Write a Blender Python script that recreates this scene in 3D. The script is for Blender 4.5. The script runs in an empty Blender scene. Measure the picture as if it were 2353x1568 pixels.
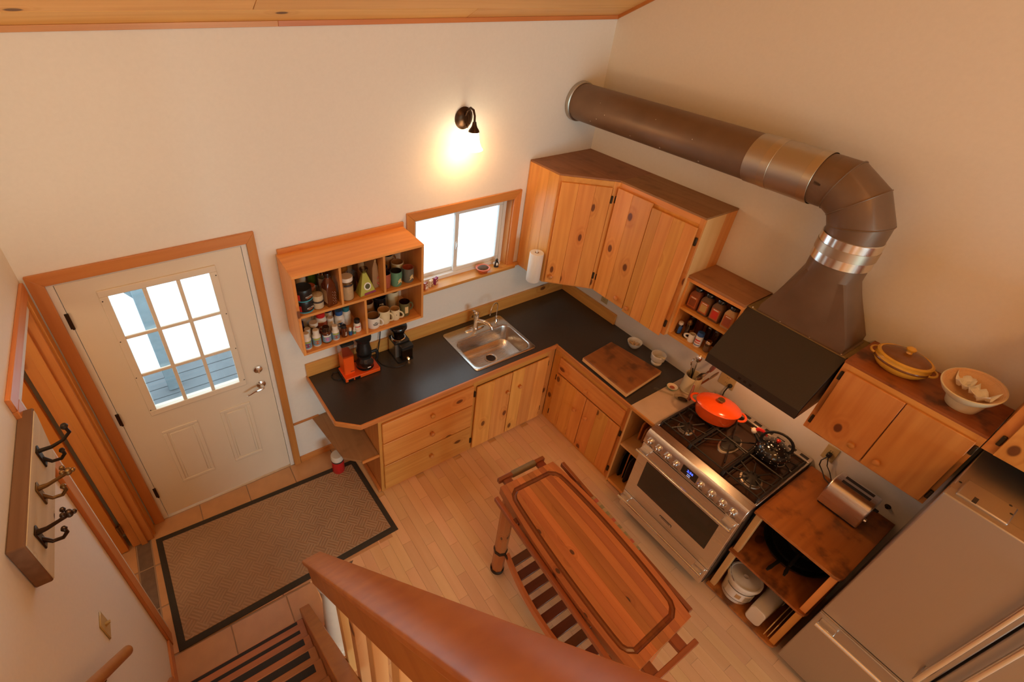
import bpy, math, random
from mathutils import Vector, Matrix

# ------------------------------------------------------------------ camera, world, lights, exposure
SC = bpy.context.scene
COL = SC.collection
V = Vector
PI = math.pi
cd = bpy.data.cameras.new('camera')
cd.sensor_width = 36.0
cd.lens = 17.5
cd.shift_x = 0.06131
cd.shift_y = -0.02849
cd.clip_start = 0.02
cam = bpy.data.objects.new('camera', cd)
COL.objects.link(cam)
RX = V((0.84775992, -0.52876719, 0.04133251))
RY = V((-0.28009094, -0.51251297, -0.81171394))
RZ = V((0.45039115, 0.67656168, -0.58259086))
m3 = Matrix((RX, -RY, -RZ)).transposed()
cam.matrix_world = Matrix.Translation((-3.19818, -2.83414, 3.49374)) @ m3.to_4x4()
SC.camera = cam

W = bpy.data.worlds.new('sky')
SC.world = W
W.use_nodes = True
wn = W.node_tree.nodes
wn['Background'].inputs[0].default_value = (0.72, 0.91, 1.0, 1)
wn['Background'].inputs[1].default_value = 3.8

def area(name, loc, target, sx, sy, power, col):
    l = bpy.data.lights.new(name, 'AREA')
    l.shape = 'RECTANGLE'
    l.size = sx
    l.size_y = sy
    l.energy = power
    l.color = col
    o = bpy.data.objects.new(name, l)
    COL.objects.link(o)
    o.location = loc
    o.rotation_euler = (V(target) - V(loc)).to_track_quat('-Z', 'Y').to_euler()
    return o

# added unseen fill lights: cool from behind and the left, warm from overhead
area('rear_fill_light', (-1.6, -8.2, 1.7), (-1.9, 0.0, 1.5), 3.0, 2.0, 152, (0.56, 0.94, 1.0))  # added cool fill in place of daylight, no window in the far wall
area('west_fill_light', (-3.78, -5.2, 1.5), (0.0, -3.0, 1.3), 1.4, 1.1, 9, (0.80, 0.95, 1.0))  # assumed window daylight added as side fill, no window in the wall
area('ceiling_fill_light', (-2.4, -4.6, 4.6), (-2.0, -1.5, 0.5), 1.2, 0.5, 28, (1.0, 0.50, 0.18))  # added fill from above, no fitting behind it

SC.view_settings.view_transform = 'Standard'
SC.view_settings.look = 'None'
SC.view_settings.gamma = 1.0
SC.view_settings.use_curve_mapping = False
SC.view_settings.exposure = -0.12
SC.cycles.use_denoising = True
SC.cycles.max_bounces = 10
SC.cycles.diffuse_bounces = 6
SC.cycles.glossy_bounces = 4
SC.cycles.transparent_max_bounces = 16
SC.cycles.sample_clamp_indirect = 6.0
SC.cycles.caustics_reflective = False
SC.cycles.caustics_refractive = False

# ------------------------------------------------------------------ geometry helpers
rnd = random.Random(11)

def basis(ax):
    ax = V(ax).normalized()
    h = V((0, 0, 1)) if abs(ax.z) < 0.9 else V((1, 0, 0))
    u = ax.cross(h).normalized()
    return ax, u, ax.cross(u).normalized()

class MB:
    def __init__(s):
        s.v = []
        s.f = []
        s.mi = []
        s.cur = 0

    def add(s, vs, fs):
        b = len(s.v)
        s.v += [V(p) for p in vs]
        s.f += [tuple(b + i for i in f) for f in fs]
        s.mi += [s.cur] * len(fs)
        return s

    def hexa(s, p):
        return s.add(p, [(0, 3, 2, 1), (4, 5, 6, 7), (0, 1, 5, 4), (1, 2, 6, 5), (2, 3, 7, 6), (3, 0, 4, 7)])

    def box(s, x0, x1, y0, y1, z0, z1):
        x0, x1 = min(x0, x1), max(x0, x1)
        y0, y1 = min(y0, y1), max(y0, y1)
        z0, z1 = min(z0, z1), max(z0, z1)
        return s.hexa([(x0, y0, z0), (x1, y0, z0), (x1, y1, z0), (x0, y1, z0), (x0, y0, z1), (x1, y0, z1), (x1, y1, z1), (x0, y1, z1)])

    def fbox(s, F, s0, s1, t0, t1, z0, z1):
        O, u, n = F
        P = lambda a, b, c: V(O) + V(u) * a + V(n) * b + V((0, 0, c))
        pts = [P(s0, t0, z0), P(s1, t0, z0), P(s1, t1, z0), P(s0, t1, z0), P(s0, t0, z1), P(s1, t0, z1), P(s1, t1, z1), P(s0, t1, z1)]
        if V(u).cross(V(n)).z * (s1 - s0) * (t1 - t0) < 0:
            pts = [pts[i] for i in (1, 0, 3, 2, 5, 4, 7, 6)]
        return s.hexa(pts)

    def bar(s, p0, p1, w, h, up=(0, 0, 1)):
        p0, p1 = V(p0), V(p1)
        d = (p1 - p0).normalized()
        a = d.cross(V(up)).normalized() * (w / 2)
        b = a.cross(d).normalized() * (h / 2)
        return s.hexa([p0 - a - b, p0 + a - b, p0 + a + b, p0 - a + b, p1 - a - b, p1 + a - b, p1 + a + b, p1 - a + b][:8])

    def prism(s, pts, lo, hi, ax='z'):
        n = len(pts)
        ar = sum(pts[i][0] * pts[(i + 1) % n][1] - pts[(i + 1) % n][0] * pts[i][1] for i in range(n))
        if ar < 0:
            pts = pts[::-1]
        mp = {'z': lambda a, b, c: (a, b, c), 'x': lambda a, b, c: (c, a, b), 'y': lambda a, b, c: (a, c, b)}[ax]
        if ax == 'y':
            pts = pts[::-1]
        vs = [mp(a, b, lo) for a, b in pts] + [mp(a, b, hi) for a, b in pts]
        fs = [tuple(range(n))[::-1], tuple(range(n, 2 * n))]
        fs += [(i, (i + 1) % n, n + (i + 1) % n, n + i) for i in range(n)]
        return s.add(vs, fs)

    def lathe(s, prof, c=(0, 0, 0), n=20, ax=(0, 0, 1), sx=1.0, sy=1.0, u=None):
        ax = V(ax).normalized()
        if u is None:
            if abs(ax.z) > 0.99:
                u = V((1, 0, 0))
            else:
                u = V((0, 0, 1)).cross(ax).normalized()
        else:
            u = V(u).normalized()
        w = ax.cross(u)
        c = V(c)
        vs = []
        rings = []
        for r, h in prof:
            if r < 1e-6:
                rings.append([len(vs)])
                vs.append(c + ax * h)
            else:
                rings.append(list(range(len(vs), len(vs) + n)))
                for k in range(n):
                    a = 2 * PI * k / n
                    vs.append(c + ax * h + u * (r * sx * math.cos(a)) + w * (r * sy * math.sin(a)))
        fs = []
        for A, B in zip(rings, rings[1:]):
            for k in range(n):
                k2 = (k + 1) % n
                if len(A) == 1 and len(B) == 1:
                    continue
                if len(A) == 1:
                    fs.append((A[0], B[k2], B[k]))
                elif len(B) == 1:
                    fs.append((A[k], A[k2], B[0]))
                else:
                    fs.append((A[k], A[k2], B[k2], B[k]))
        return s.add(vs, fs)

    def cyl(s, p0, p1, r, n=16, r1=None):
        p0, p1 = V(p0), V(p1)
        L = (p1 - p0).length
        r1 = r if r1 is None else r1
        return s.lathe([(0, 0), (r, 0), (r1, L), (0, L)], p0, n, (p1 - p0))

    def tube(s, pts, r, n=10, closed=False, caps=True, sq=1.0, up=None):
        pts = [V(p) for p in pts]
        m = len(pts)
        rs = r if isinstance(r, (list, tuple)) else [r] * m
        tans = []
        for i in range(m):
            if closed:
                t = pts[(i + 1) % m] - pts[i - 1]
            else:
                t = pts[min(i + 1, m - 1)] - pts[max(i - 1, 0)]
            tans.append(t.normalized())
        u = V(up) if up else basis(tans[0])[1]
        vs = []
        for i in range(m):
            t = tans[i]
            u = (u - t * u.dot(t)).normalized()
            w = t.cross(u)
            k_ = 1.0
            if 0 < i < m - 1 and not closed:
                a_ = (pts[i] - pts[i - 1]).normalized()
                k_ = 1.0 / max(0.5, a_.dot(t))
                bend = (pts[i + 1] - pts[i]).normalized() - a_
                bd = bend.normalized() if bend.length > 1e-5 else None
            for k in range(n):
                a = 2 * PI * k / n
                d = u * (rs[i] * math.cos(a)) + w * (rs[i] * sq * math.sin(a))
                if 0 < i < m - 1 and not closed and bd is not None:
                    d = d + bd * (d.dot(bd) * (k_ - 1))
                vs.append(pts[i] + d)
        fs = []
        for i in range(m if closed else m - 1):
            j = (i + 1) % m
            for k in range(n):
                k2 = (k + 1) % n
                fs.append((i * n + k, i * n + k2, j * n + k2, j * n + k))
        if caps and not closed:
            fs.append(tuple(range(n))[::-1])
            fs.append(tuple((m - 1) * n + k for k in range(n)))
        return s.add(vs, fs)

    def grid(s, rows, close_u=False):
        n = len(rows[0])
        vs = [p for r in rows for p in r]
        fs = []
        for i in range(len(rows) - 1):
            for k in range(n if close_u else n - 1):
                k2 = (k + 1) % n
                fs.append((i * n + k, i * n + k2, (i + 1) * n + k2, (i + 1) * n + k))
        return s.add(vs, fs)

ORG = {}

def _org(o):
    return ORG.get(o.name, V((0, 0, 0))) if o is not None else V((0, 0, 0))

def obj(name, mb, mat, parent=None, bevel=0.0, seg=1, angle=38, solid=0.0):
    me = bpy.data.meshes.new(name)
    if not mb.v:
        raise RuntimeError('empty ' + name)
    lo = V((min(p.x for p in mb.v), min(p.y for p in mb.v), min(p.z for p in mb.v)))
    hi = V((max(p.x for p in mb.v), max(p.y for p in mb.v), max(p.z for p in mb.v)))
    c = (lo + hi) / 2
    c.z = lo.z
    me.from_pydata([p - c for p in mb.v], [], mb.f)
    mats = mat if isinstance(mat, (list, tuple)) else [mat]
    for m in mats:
        me.materials.append(MAT(m))
    if len(mats) > 1:
        me.polygons.foreach_set('material_index', mb.mi)
    me.polygons.foreach_set('use_smooth', [True] * len(me.polygons))
    me.set_sharp_from_angle(angle=math.radians(angle))
    me.update()
    o = bpy.data.objects.new(name, me)
    COL.objects.link(o)
    o.location = c - _org(parent)
    ORG[o.name] = c.copy()
    if parent is not None:
        o.parent = parent
    if solid:
        md = o.modifiers.new('thickness', 'SOLIDIFY')
        md.thickness = solid
        md.offset = 0
    if bevel:
        md = o.modifiers.new('bevel', 'BEVEL')
        md.width = bevel
        md.segments = seg
        md.limit_method = 'ANGLE'
        md.angle_limit = math.radians(50)
    return o

def tag(o, label, cat, group=None):
    o['label'] = label
    o['category'] = cat
    if group:
        o['group'] = group
    return o

def thing(name, label, cat, loc=(0, 0, 0), rz=0.0, group=None, local=False, rot=None):
    o = bpy.data.objects.new(name, None)
    o.empty_display_size = 0.05
    COL.objects.link(o)
    o.location = loc
    o.rotation_euler = rot if rot else (0, 0, rz)
    ORG[o.name] = V((0, 0, 0)) if local else V(loc)
    return tag(o, label, cat, group)

def struct(o):
    o['kind'] = 'structure'
    return o

def dup(root, loc, rz=None, label=None, group=None):
    def rec(o, par):
        c = o.copy()
        COL.objects.link(c)
        c.parent = par
        for ch in list(o.children):
            rec(ch, c)
        return c
    c = rec(root, root.parent)
    c.location = loc
    if rz is not None:
        c.rotation_euler = (0, 0, rz)
    if label:
        c['label'] = label
    if group:
        c['group'] = group
    return c

def text(body, mat, parent, loc, size, rot=(PI / 2, 0, 0), name='lettering', ext=0.0006, bend=None):
    cu = bpy.data.curves.new(name, 'FONT')
    cu.body = body
    cu.size = size
    cu.extrude = ext
    cu.resolution_u = 3
    cu.align_x = 'CENTER'
    cu.align_y = 'CENTER'
    t = bpy.data.objects.new(name + '_curve', cu)
    COL.objects.link(t)
    dg = bpy.context.evaluated_depsgraph_get()
    me = bpy.data.meshes.new_from_object(t.evaluated_get(dg))
    bpy.data.objects.remove(t)
    bpy.data.curves.remove(cu)
    if bend:
        for v in me.vertices:
            a = v.co.x / bend
            r = bend + v.co.z
            v.co.x = r * math.sin(a)
            v.co.z = r * math.cos(a) - bend
    me.name = name
    me.materials.clear()
    me.materials.append(MAT(mat))
    o = bpy.data.objects.new(name, me)
    COL.objects.link(o)
    o.parent = parent
    o.location = V(loc) - _org(parent)
    o.rotation_euler = rot
    return o

# ------------------------------------------------------------------ materials
MATS = {}

def MAT(m):
    return MATS[m] if isinstance(m, str) else m

def nodes(name):
    m = bpy.data.materials.new(name)
    m.use_nodes = True
    nt = m.node_tree
    return m, nt, nt.nodes, nt.links, nt.nodes['Principled BSDF']

def plain(name, col, rough=0.5, metal=0.0, emit=None, es=0.0, var=0.06, bump=0.0, scale=30.0, coat=0.0, spec=None, trans=0.0):
    m, nt, N, L, B = nodes(name)
    B.inputs['Roughness'].default_value = rough
    B.inputs['Metallic'].default_value = metal
    if coat:
        B.inputs['Coat Weight'].default_value = coat
        B.inputs['Coat Roughness'].default_value = 0.08
    if spec is not None:
        B.inputs['Specular IOR Level'].default_value = spec
    if trans:
        B.inputs['Transmission Weight'].default_value = trans
    if emit:
        B.inputs['Emission Color'].default_value = (*emit, 1)
        B.inputs['Emission Strength'].default_value = es
    tc = N.new('ShaderNodeTexCoord')
    nz = N.new('ShaderNodeTexNoise')
    nz.inputs['Scale'].default_value = scale
    nz.inputs['Detail'].default_value = 3
    L.new(tc.outputs['Object'], nz.inputs['Vector'])
    mr = N.new('ShaderNodeMix')
    mr.data_type = 'RGBA'
    mr.inputs[6].default_value = (*[c * (1 - var) for c in col], 1)
    mr.inputs[7].default_value = (*[min(1, c * (1 + var)) for c in col], 1)
    L.new(nz.outputs['Fac'], mr.inputs[0])
    L.new(mr.outputs[2], B.inputs['Base Color'])
    if bump:
        bp = N.new('ShaderNodeBump')
        bp.inputs['Strength'].default_value = bump
        bp.inputs['Distance'].default_value = 0.002
        L.new(nz.outputs['Fac'], bp.inputs['Height'])
        L.new(bp.outputs['Normal'], B.inputs['Normal'])
    MATS[name] = m
    return m

def math_(N, L, op, a, b=None, clamp=False):
    n = N.new('ShaderNodeMath')
    n.operation = op
    n.use_clamp = clamp
    for i, x in enumerate((a, b)):
        if x is None:
            continue
        if isinstance(x, (int, float)):
            n.inputs[i].default_value = x
        else:
            L.new(x, n.inputs[i])
    return n.outputs[0]

def maprange(N, L, x, a, b, c=0.0, d=1.0):
    n = N.new('ShaderNodeMapRange')
    n.interpolation_type = 'SMOOTHSTEP'
    L.new(x, n.inputs[0])
    for i, k in enumerate((a, b, c, d)):
        n.inputs[i + 1].default_value = k
    return n.outputs[0]

def wood(name, light, dark, axis='z', rough=0.38, knots=0.35, kscale=3.0, tone=0.3, grain=1.0, kcol=(0.10, 0.03, 0.01), stain=0.0, bump=0.12, coat=0.0, ksize=1.0):
    m, nt, N, L, B = nodes(name)
    B.inputs['Roughness'].default_value = rough
    if coat:
        B.inputs['Coat Weight'].default_value = coat
        B.inputs['Coat Roughness'].default_value = 0.2
    tc = N.new('ShaderNodeTexCoord')
    oi = N.new('ShaderNodeObjectInfo')
    cx = N.new('ShaderNodeCombineXYZ')
    L.new(math_(N, L, 'MULTIPLY', oi.outputs['Random'], 37.0), cx.inputs[0])
    L.new(math_(N, L, 'MULTIPLY', oi.outputs['Random'], 91.0), cx.inputs[1])
    L.new(math_(N, L, 'MULTIPLY', oi.outputs['Random'], 53.0), cx.inputs[2])
    ad = N.new('ShaderNodeVectorMath')
    ad.operation = 'ADD'
    L.new(tc.outputs['Object'], ad.inputs[0])
    L.new(cx.outputs[0], ad.inputs[1])
    k = 'xyz'.index(axis)
    def scaled(f):
        mp = N.new('ShaderNodeVectorMath')
        mp.operation = 'MULTIPLY'
        sc = [1.0, 1.0, 1.0]
        sc[k] = f
        mp.inputs[1].default_value = sc
        L.new(ad.outputs[0], mp.inputs[0])
        return mp.outputs[0]
    g1 = N.new('ShaderNodeTexNoise')
    g1.inputs['Scale'].default_value = 34 * grain
    g1.inputs['Detail'].default_value = 4
    L.new(scaled(0.04), g1.inputs['Vector'])
    g2 = N.new('ShaderNodeTexNoise')
    g2.inputs['Scale'].default_value = 7 * grain
    g2.inputs['Detail'].default_value = 2
    L.new(scaled(0.10), g2.inputs['Vector'])
    vo = N.new('ShaderNodeTexVoronoi')
    vo.voronoi_dimensions = '2D'
    vo.inputs['Scale'].default_value = kscale
    sx_ = N.new('ShaderNodeSeparateXYZ')
    L.new(ad.outputs[0], sx_.inputs[0])
    oth = [q for q in range(3) if q != k]
    kx = N.new('ShaderNodeCombineXYZ')
    L.new(math_(N, L, 'MULTIPLY', sx_.outputs[k], 0.62), kx.inputs[0])
    L.new(math_(N, L, 'SUBTRACT', sx_.outputs[oth[0]], sx_.outputs[oth[1]]), kx.inputs[1])
    L.new(kx.outputs[0], vo.inputs['Vector'])
    sp = N.new('ShaderNodeSeparateColor')
    L.new(vo.outputs['Color'], sp.inputs[0])
    gate = math_(N, L, 'LESS_THAN', sp.outputs[0], knots)
    kn = math_(N, L, 'MULTIPLY', maprange(N, L, vo.outputs['Distance'], 0.072 * ksize, 0.045 * ksize), gate)
    halo = math_(N, L, 'MULTIPLY', maprange(N, L, vo.outputs['Distance'], 0.22 * ksize, 0.05 * ksize), gate)
    ph = math_(N, L, 'ADD', math_(N, L, 'MULTIPLY', g2.outputs['Fac'], 30.0), math_(N, L, 'MULTIPLY', halo, 9.0))
    sn = math_(N, L, 'ADD', math_(N, L, 'MULTIPLY', math_(N, L, 'SINE', ph), 0.5), 0.5)
    fac = math_(N, L, 'ADD', math_(N, L, 'MULTIPLY', sn, 0.24), math_(N, L, 'MULTIPLY', maprange(N, L, g1.outputs['Fac'], 0.2, 0.8), 0.42), True)
    fac = math_(N, L, 'ADD', fac, math_(N, L, 'MULTIPLY', halo, 0.3), True)
    mx = N.new('ShaderNodeMix')
    mx.data_type = 'RGBA'
    mx.inputs[6].default_value = (*light, 1)
    mx.inputs[7].default_value = (*dark, 1)
    L.new(fac, mx.inputs[0])
    col = mx.outputs[2]
    if stain:
        st = N.new('ShaderNodeTexNoise')
        st.inputs['Scale'].default_value = 9
        st.inputs['Detail'].default_value = 5
        L.new(ad.outputs[0], st.inputs['Vector'])
        mz = N.new('ShaderNodeMix')
        mz.data_type = 'RGBA'
        L.new(math_(N, L, 'MULTIPLY', maprange(N, L, st.outputs['Fac'], 0.5, 0.72), stain), mz.inputs[0])
        L.new(col, mz.inputs[6])
        mz.inputs[7].default_value = (0.05, 0.02, 0.01, 1)
        col = mz.outputs[2]
    m2 = N.new('ShaderNodeMix')
    m2.data_type = 'RGBA'
    L.new(math_(N, L, 'MULTIPLY', kn, 0.9), m2.inputs[0])
    L.new(col, m2.inputs[6])
    m2.inputs[7].default_value = (*kcol, 1)
    hs = N.new('ShaderNodeHueSaturation')
    L.new(m2.outputs[2], hs.inputs['Color'])
    rr = N.new('ShaderNodeTexWhiteNoise')
    rr.noise_dimensions = '1D'
    L.new(math_(N, L, 'MULTIPLY', oi.outputs['Random'], 77.7), rr.inputs['W'])
    L.new(math_(N, L, 'ADD', math_(N, L, 'MULTIPLY', rr.outputs['Value'], tone), 1.0 - tone * 0.55), hs.inputs['Value'])
    L.new(math_(N, L, 'ADD', math_(N, L, 'MULTIPLY', oi.outputs['Random'], 0.018), 0.491), hs.inputs['Hue'])
    L.new(hs.outputs[0], B.inputs['Base Color'])
    if bump:
        bp = N.new('ShaderNodeBump')
        bp.inputs['Strength'].default_value = bump
        bp.inputs['Distance'].default_value = 0.001
        L.new(fac, bp.inputs['Height'])
        L.new(bp.outputs['Normal'], B.inputs['Normal'])
    MATS[name] = m
    return m

def glass(name, tint=(0.96, 0.98, 0.98), rough=0.02, body=0.06, fmul=1.0):
    m, nt, N, L, B = nodes(name)
    out = N['Material Output']
    N.remove(B)
    tr = N.new('ShaderNodeBsdfTransparent')
    tr.inputs[0].default_value = (*tint, 1)
    gl = N.new('ShaderNodeBsdfGlossy')
    gl.inputs['Roughness'].default_value = rough
    fr = N.new('ShaderNodeLayerWeight')
    fr.inputs['Blend'].default_value = 0.5
    p5 = math_(N, L, 'POWER', fr.outputs['Facing'], 5.0)
    a = math_(N, L, 'ADD', math_(N, L, 'MULTIPLY', p5, 0.9 * fmul), 0.035 + body * 0.3, True)
    mx = N.new('ShaderNodeMixShader')
    L.new(a, mx.inputs[0])
    L.new(tr.outputs[0], mx.inputs[1])
    L.new(gl.outputs[0], mx.inputs[2])
    L.new(mx.outputs[0], out.inputs['Surface'])
    MATS[name] = m
    return m

def brushed(name, col, rough=0.3, axis='y', amt=0.08):
    m, nt, N, L, B = nodes(name)
    B.inputs['Metallic'].default_value = 1.0
    B.inputs['Base Color'].default_value = (*col, 1)
    tc = N.new('ShaderNodeTexCoord')
    mp = N.new('ShaderNodeVectorMath')
    mp.operation = 'MULTIPLY'
    sc = [400.0, 400.0, 400.0]
    sc['xyz'.index(axis)] = 4.0
    mp.inputs[1].default_value = sc
    L.new(tc.outputs['Object'], mp.inputs[0])
    nz = N.new('ShaderNodeTexNoise')
    nz.inputs['Scale'].default_value = 1.0
    L.new(mp.outputs[0], nz.inputs['Vector'])
    L.new(math_(N, L, 'ADD', math_(N, L, 'MULTIPLY', nz.outputs['Fac'], amt * 2), rough - amt), B.inputs['Roughness'])
    MATS[name] = m
    return m

PL, PD = (0.84, 0.41, 0.108), (0.60, 0.215, 0.040)
for ax_ in 'xyz':
    wood('pine_' + ax_, PL, PD, ax_, knots=0.55, kscale=4.0, ksize=1.25, kcol=(0.13, 0.035, 0.010))
    wood('pine_trim_' + ax_, (0.68, 0.29, 0.078), (0.49, 0.165, 0.033), ax_, knots=0.22, kscale=2.2, tone=0.2)
    wood('pale_pine_' + ax_, (0.80, 0.50, 0.22), (0.66, 0.34, 0.11), ax_, knots=0.12, tone=0.15)
    wood('dusty_ply_' + ax_, (0.40, 0.20, 0.085), (0.27, 0.115, 0.045), ax_, knots=0.1, rough=0.65, stain=0.25)
    wood('stained_ply_' + ax_, (0.46, 0.16, 0.035), (0.26, 0.075, 0.014), ax_, knots=0.4, rough=0.4, stain=0.75, ksize=1.3)
    wood('cart_wood_' + ax_, (0.56, 0.19, 0.055), (0.36, 0.095, 0.024), ax_, knots=0.40, kscale=6.5, tone=0.6, rough=0.32, coat=0.15, ksize=1.1, kcol=(0.06, 0.018, 0.008))
    wood('cart_rail_' + ax_, (0.34, 0.085, 0.022), (0.18, 0.036, 0.010), ax_, knots=0.05, rough=0.28, coat=0.2)
    wood('rail_wood_' + ax_, (0.52, 0.20, 0.045), (0.33, 0.095, 0.018), ax_, knots=0.1, kscale=2, grain=0.6, rough=0.36, coat=0.05)
wood('cart_groove', (0.26, 0.075, 0.020), (0.17, 0.040, 0.010), 'y', knots=0.0, rough=0.3, coat=0.3)
wood('slat_dark', (0.16, 0.045, 0.018), (0.09, 0.022, 0.009), 'x', knots=0.05, rough=0.3, coat=0.2)
wood('laminate_y', (0.82, 0.54, 0.31), (0.72, 0.43, 0.22), 'y', knots=0.0, tone=0.13, rough=0.33, bump=0.03, grain=0.8)
wood('ceiling_pine', (0.92, 0.53, 0.19), (0.76, 0.36, 0.10), 'x', knots=0.40, kscale=2.6, tone=0.16, rough=0.4, ksize=0.8)
wood('cut_board', (0.36, 0.125, 0.032), (0.20, 0.055, 0.013), 'y', knots=0.1, stain=0.65, rough=0.5)
wood('barn_wood', (0.86, 0.74, 0.55), (0.60, 0.48, 0.32), 'y', knots=0.25, kscale=7, rough=0.85, bump=0.3, kcol=(0.10, 0.06, 0.04), ksize=0.9)
wood('barn_wood_brown', (0.27, 0.15, 0.075), (0.15, 0.072, 0.03), 'y', knots=0.15, kscale=7, rough=0.85, bump=0.8)
wood('stair_wood', (0.52, 0.20, 0.062), (0.36, 0.12, 0.032), 'x', knots=0.05, tone=0.15, rough=0.4)
plain('wall_paint', (0.86, 0.83, 0.77), 0.75, var=0.03, bump=0.05, scale=60)
plain('door_paint', (0.80, 0.71, 0.58), 0.45, var=0.03, scale=6)
plain('trim_white', (0.78, 0.74, 0.68), 0.5, var=0.05, scale=8)
plain('vinyl', (0.80, 0.80, 0.78), 0.4, var=0.03)
plain('counter_laminate', (0.052, 0.042, 0.036), 0.30, var=0.15, scale=90, bump=0.02)
plain('tile_light', (0.58, 0.32, 0.15), 0.38, var=0.18, scale=9, bump=0.05)
plain('tile_dark', (0.17, 0.115, 0.08), 0.45, var=0.35, scale=26, bump=0.1)
plain('grout', (0.38, 0.26, 0.17), 0.9, var=0.1)
plain('mat_edge', (0.040, 0.032, 0.022), 0.8, var=0.2)
brushed('steel', (0.76, 0.71, 0.66), 0.30, 'y')
brushed('steel_x', (0.66, 0.63, 0.60), 0.27, 'x')
brushed('steel_z', (0.60, 0.56, 0.52), 0.32, 'z')
brushed('fridge_steel', (0.50, 0.465, 0.43), 0.42, 'z', 0.06)
brushed('chrome', (0.80, 0.79, 0.77), 0.13, 'z', 0.03)
brushed('galvanised', (0.50, 0.45, 0.38), 0.40, 'y')
brushed('foil_tape', (0.82, 0.81, 0.78), 0.20, 'y', 0.06)
brushed('foil_dull', (0.55, 0.47, 0.36), 0.36, 'y', 0.06)
plain('duct_paint', (0.185, 0.115, 0.07), 0.42, metal=0.25, var=0.25, scale=6)
plain('hood_black', (0.032, 0.024, 0.018), 0.38, var=0.2, scale=120, bump=0.05)
plain('brass_dull', (0.32, 0.22, 0.08), 0.5, metal=0.7, var=0.3, scale=20)
plain('enamel_brown', (0.075, 0.040, 0.025), 0.16, metal=0.5, var=0.1)
plain('iron', (0.018, 0.016, 0.015), 0.42, var=0.3, scale=60)
plain('black_plastic', (0.013, 0.013, 0.014), 0.35, var=0.1)
plain('black_gloss', (0.010, 0.010, 0.012), 0.12, var=0.1, coat=0.5)
plain('oven_glass', (0.020, 0.013, 0.008), 0.08, var=0.1, coat=0.4)
plain('bronze', (0.055, 0.028, 0.014), 0.35, metal=0.8, var=0.3)
plain('old_iron', (0.035, 0.024, 0.016), 0.5, metal=0.6, var=0.4)
plain('old_brass', (0.22, 0.12, 0.04), 0.4, metal=0.8, var=0.3)
plain('hinge_brown', (0.045, 0.032, 0.016), 0.45, metal=0.5, var=0.4)
plain('orange_enamel', (0.85, 0.095, 0.012), 0.16, var=0.05, coat=0.5, scale=4)
plain('orange_paint', (0.90, 0.115, 0.012), 0.30, var=0.03, scale=4)
plain('white_ceramic', (0.78, 0.75, 0.68), 0.22, var=0.03, coat=0.2)
plain('cream_ceramic', (0.72, 0.62, 0.40), 0.28, var=0.04, coat=0.2)
plain('white_plastic', (0.76, 0.71, 0.63), 0.42, var=0.03)
plain('paper_white', (0.82, 0.79, 0.74), 0.9, var=0.03, bump=0.1)
plain('yellow_glaze', (0.72, 0.39, 0.045), 0.22, var=0.2, scale=25, coat=0.3)
plain('brown_glaze', (0.20, 0.075, 0.02), 0.25, var=0.3, scale=25, coat=0.3)
plain('black_rubber', (0.02, 0.017, 0.015), 0.7, var=0.2)
plain('newel_white', (0.72, 0.73, 0.66), 0.4, var=0.05)
plain('ivory', (0.66, 0.50, 0.25), 0.4, var=0.05)
plain('soil', (0.10, 0.055, 0.03), 0.95, var=0.5, scale=90, bump=0.8)
plain('terracotta', (0.62, 0.13, 0.045), 0.5, var=0.1)
plain('red_plastic', (0.60, 0.018, 0.02), 0.32, var=0.06)
plain('blue_plastic', (0.02, 0.09, 0.30), 0.35, var=0.06)
plain('navy', (0.018, 0.014, 0.06), 0.4, var=0.1)
plain('teal', (0.02, 0.16, 0.20), 0.4, var=0.1)
plain('amber', (0.10, 0.022, 0.006), 0.12, var=0.2, coat=0.4)
plain('coffee', (0.030, 0.010, 0.004), 0.25, var=0.3)
plain('green_glaze', (0.10, 0.26, 0.16), 0.25, var=0.08, coat=0.3)
plain('olive_glaze', (0.11, 0.11, 0.045), 0.22, var=0.15, coat=0.3)
plain('grey_green', (0.12, 0.12, 0.095), 0.3, var=0.1, coat=0.2)
plain('dark_inside', (0.030, 0.024, 0.014), 0.4, var=0.1)
plain('clay_red', (0.38, 0.09, 0.045), 0.35, var=0.15, coat=0.2)
plain('plum', (0.035, 0.014, 0.03), 0.3, var=0.2, coat=0.3)
plain('gold_print', (0.72, 0.50, 0.22), 0.5, var=0.05)
plain('label_white', (0.78, 0.74, 0.68), 0.6, var=0.03)
plain('label_blue', (0.18, 0.33, 0.42), 0.55, var=0.1)
plain('label_magenta', (0.26, 0.02, 0.08), 0.5, var=0.08)
plain('label_orange', (0.48, 0.12, 0.03), 0.5, var=0.08)
plain('label_pink', (0.55, 0.19, 0.42), 0.5, var=0.08)
plain('label_lime', (0.42, 0.42, 0.06), 0.5, var=0.1)
plain('label_red', (0.62, 0.04, 0.025), 0.5, var=0.08)
plain('label_tan', (0.55, 0.36, 0.12), 0.5, var=0.08)
plain('cyan_band', (0.06, 0.38, 0.52), 0.4, var=0.03)
plain('ink', (0.03, 0.028, 0.03), 0.5, var=0.05)
plain('print_white', (0.85, 0.83, 0.78), 0.5, var=0.02)
plain('spice_rust', (0.26, 0.07, 0.022), 0.7, var=0.2, scale=120)
plain('spice_brown', (0.15, 0.07, 0.028), 0.7, var=0.2, scale=120)
plain('spice_tan', (0.52, 0.30, 0.12), 0.7, var=0.15, scale=120)
plain('flour', (0.74, 0.60, 0.42), 0.85, var=0.06, scale=60)
plain('garlic', (0.62, 0.44, 0.26), 0.7, var=0.15, scale=60)
plain('kraft', (0.36, 0.20, 0.09), 0.75, var=0.15)
plain('rattan', (0.70, 0.44, 0.24), 0.7, var=0.12, scale=150)
plain('orange_liquid', (0.48, 0.15, 0.02), 0.2, var=0.1)
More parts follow.
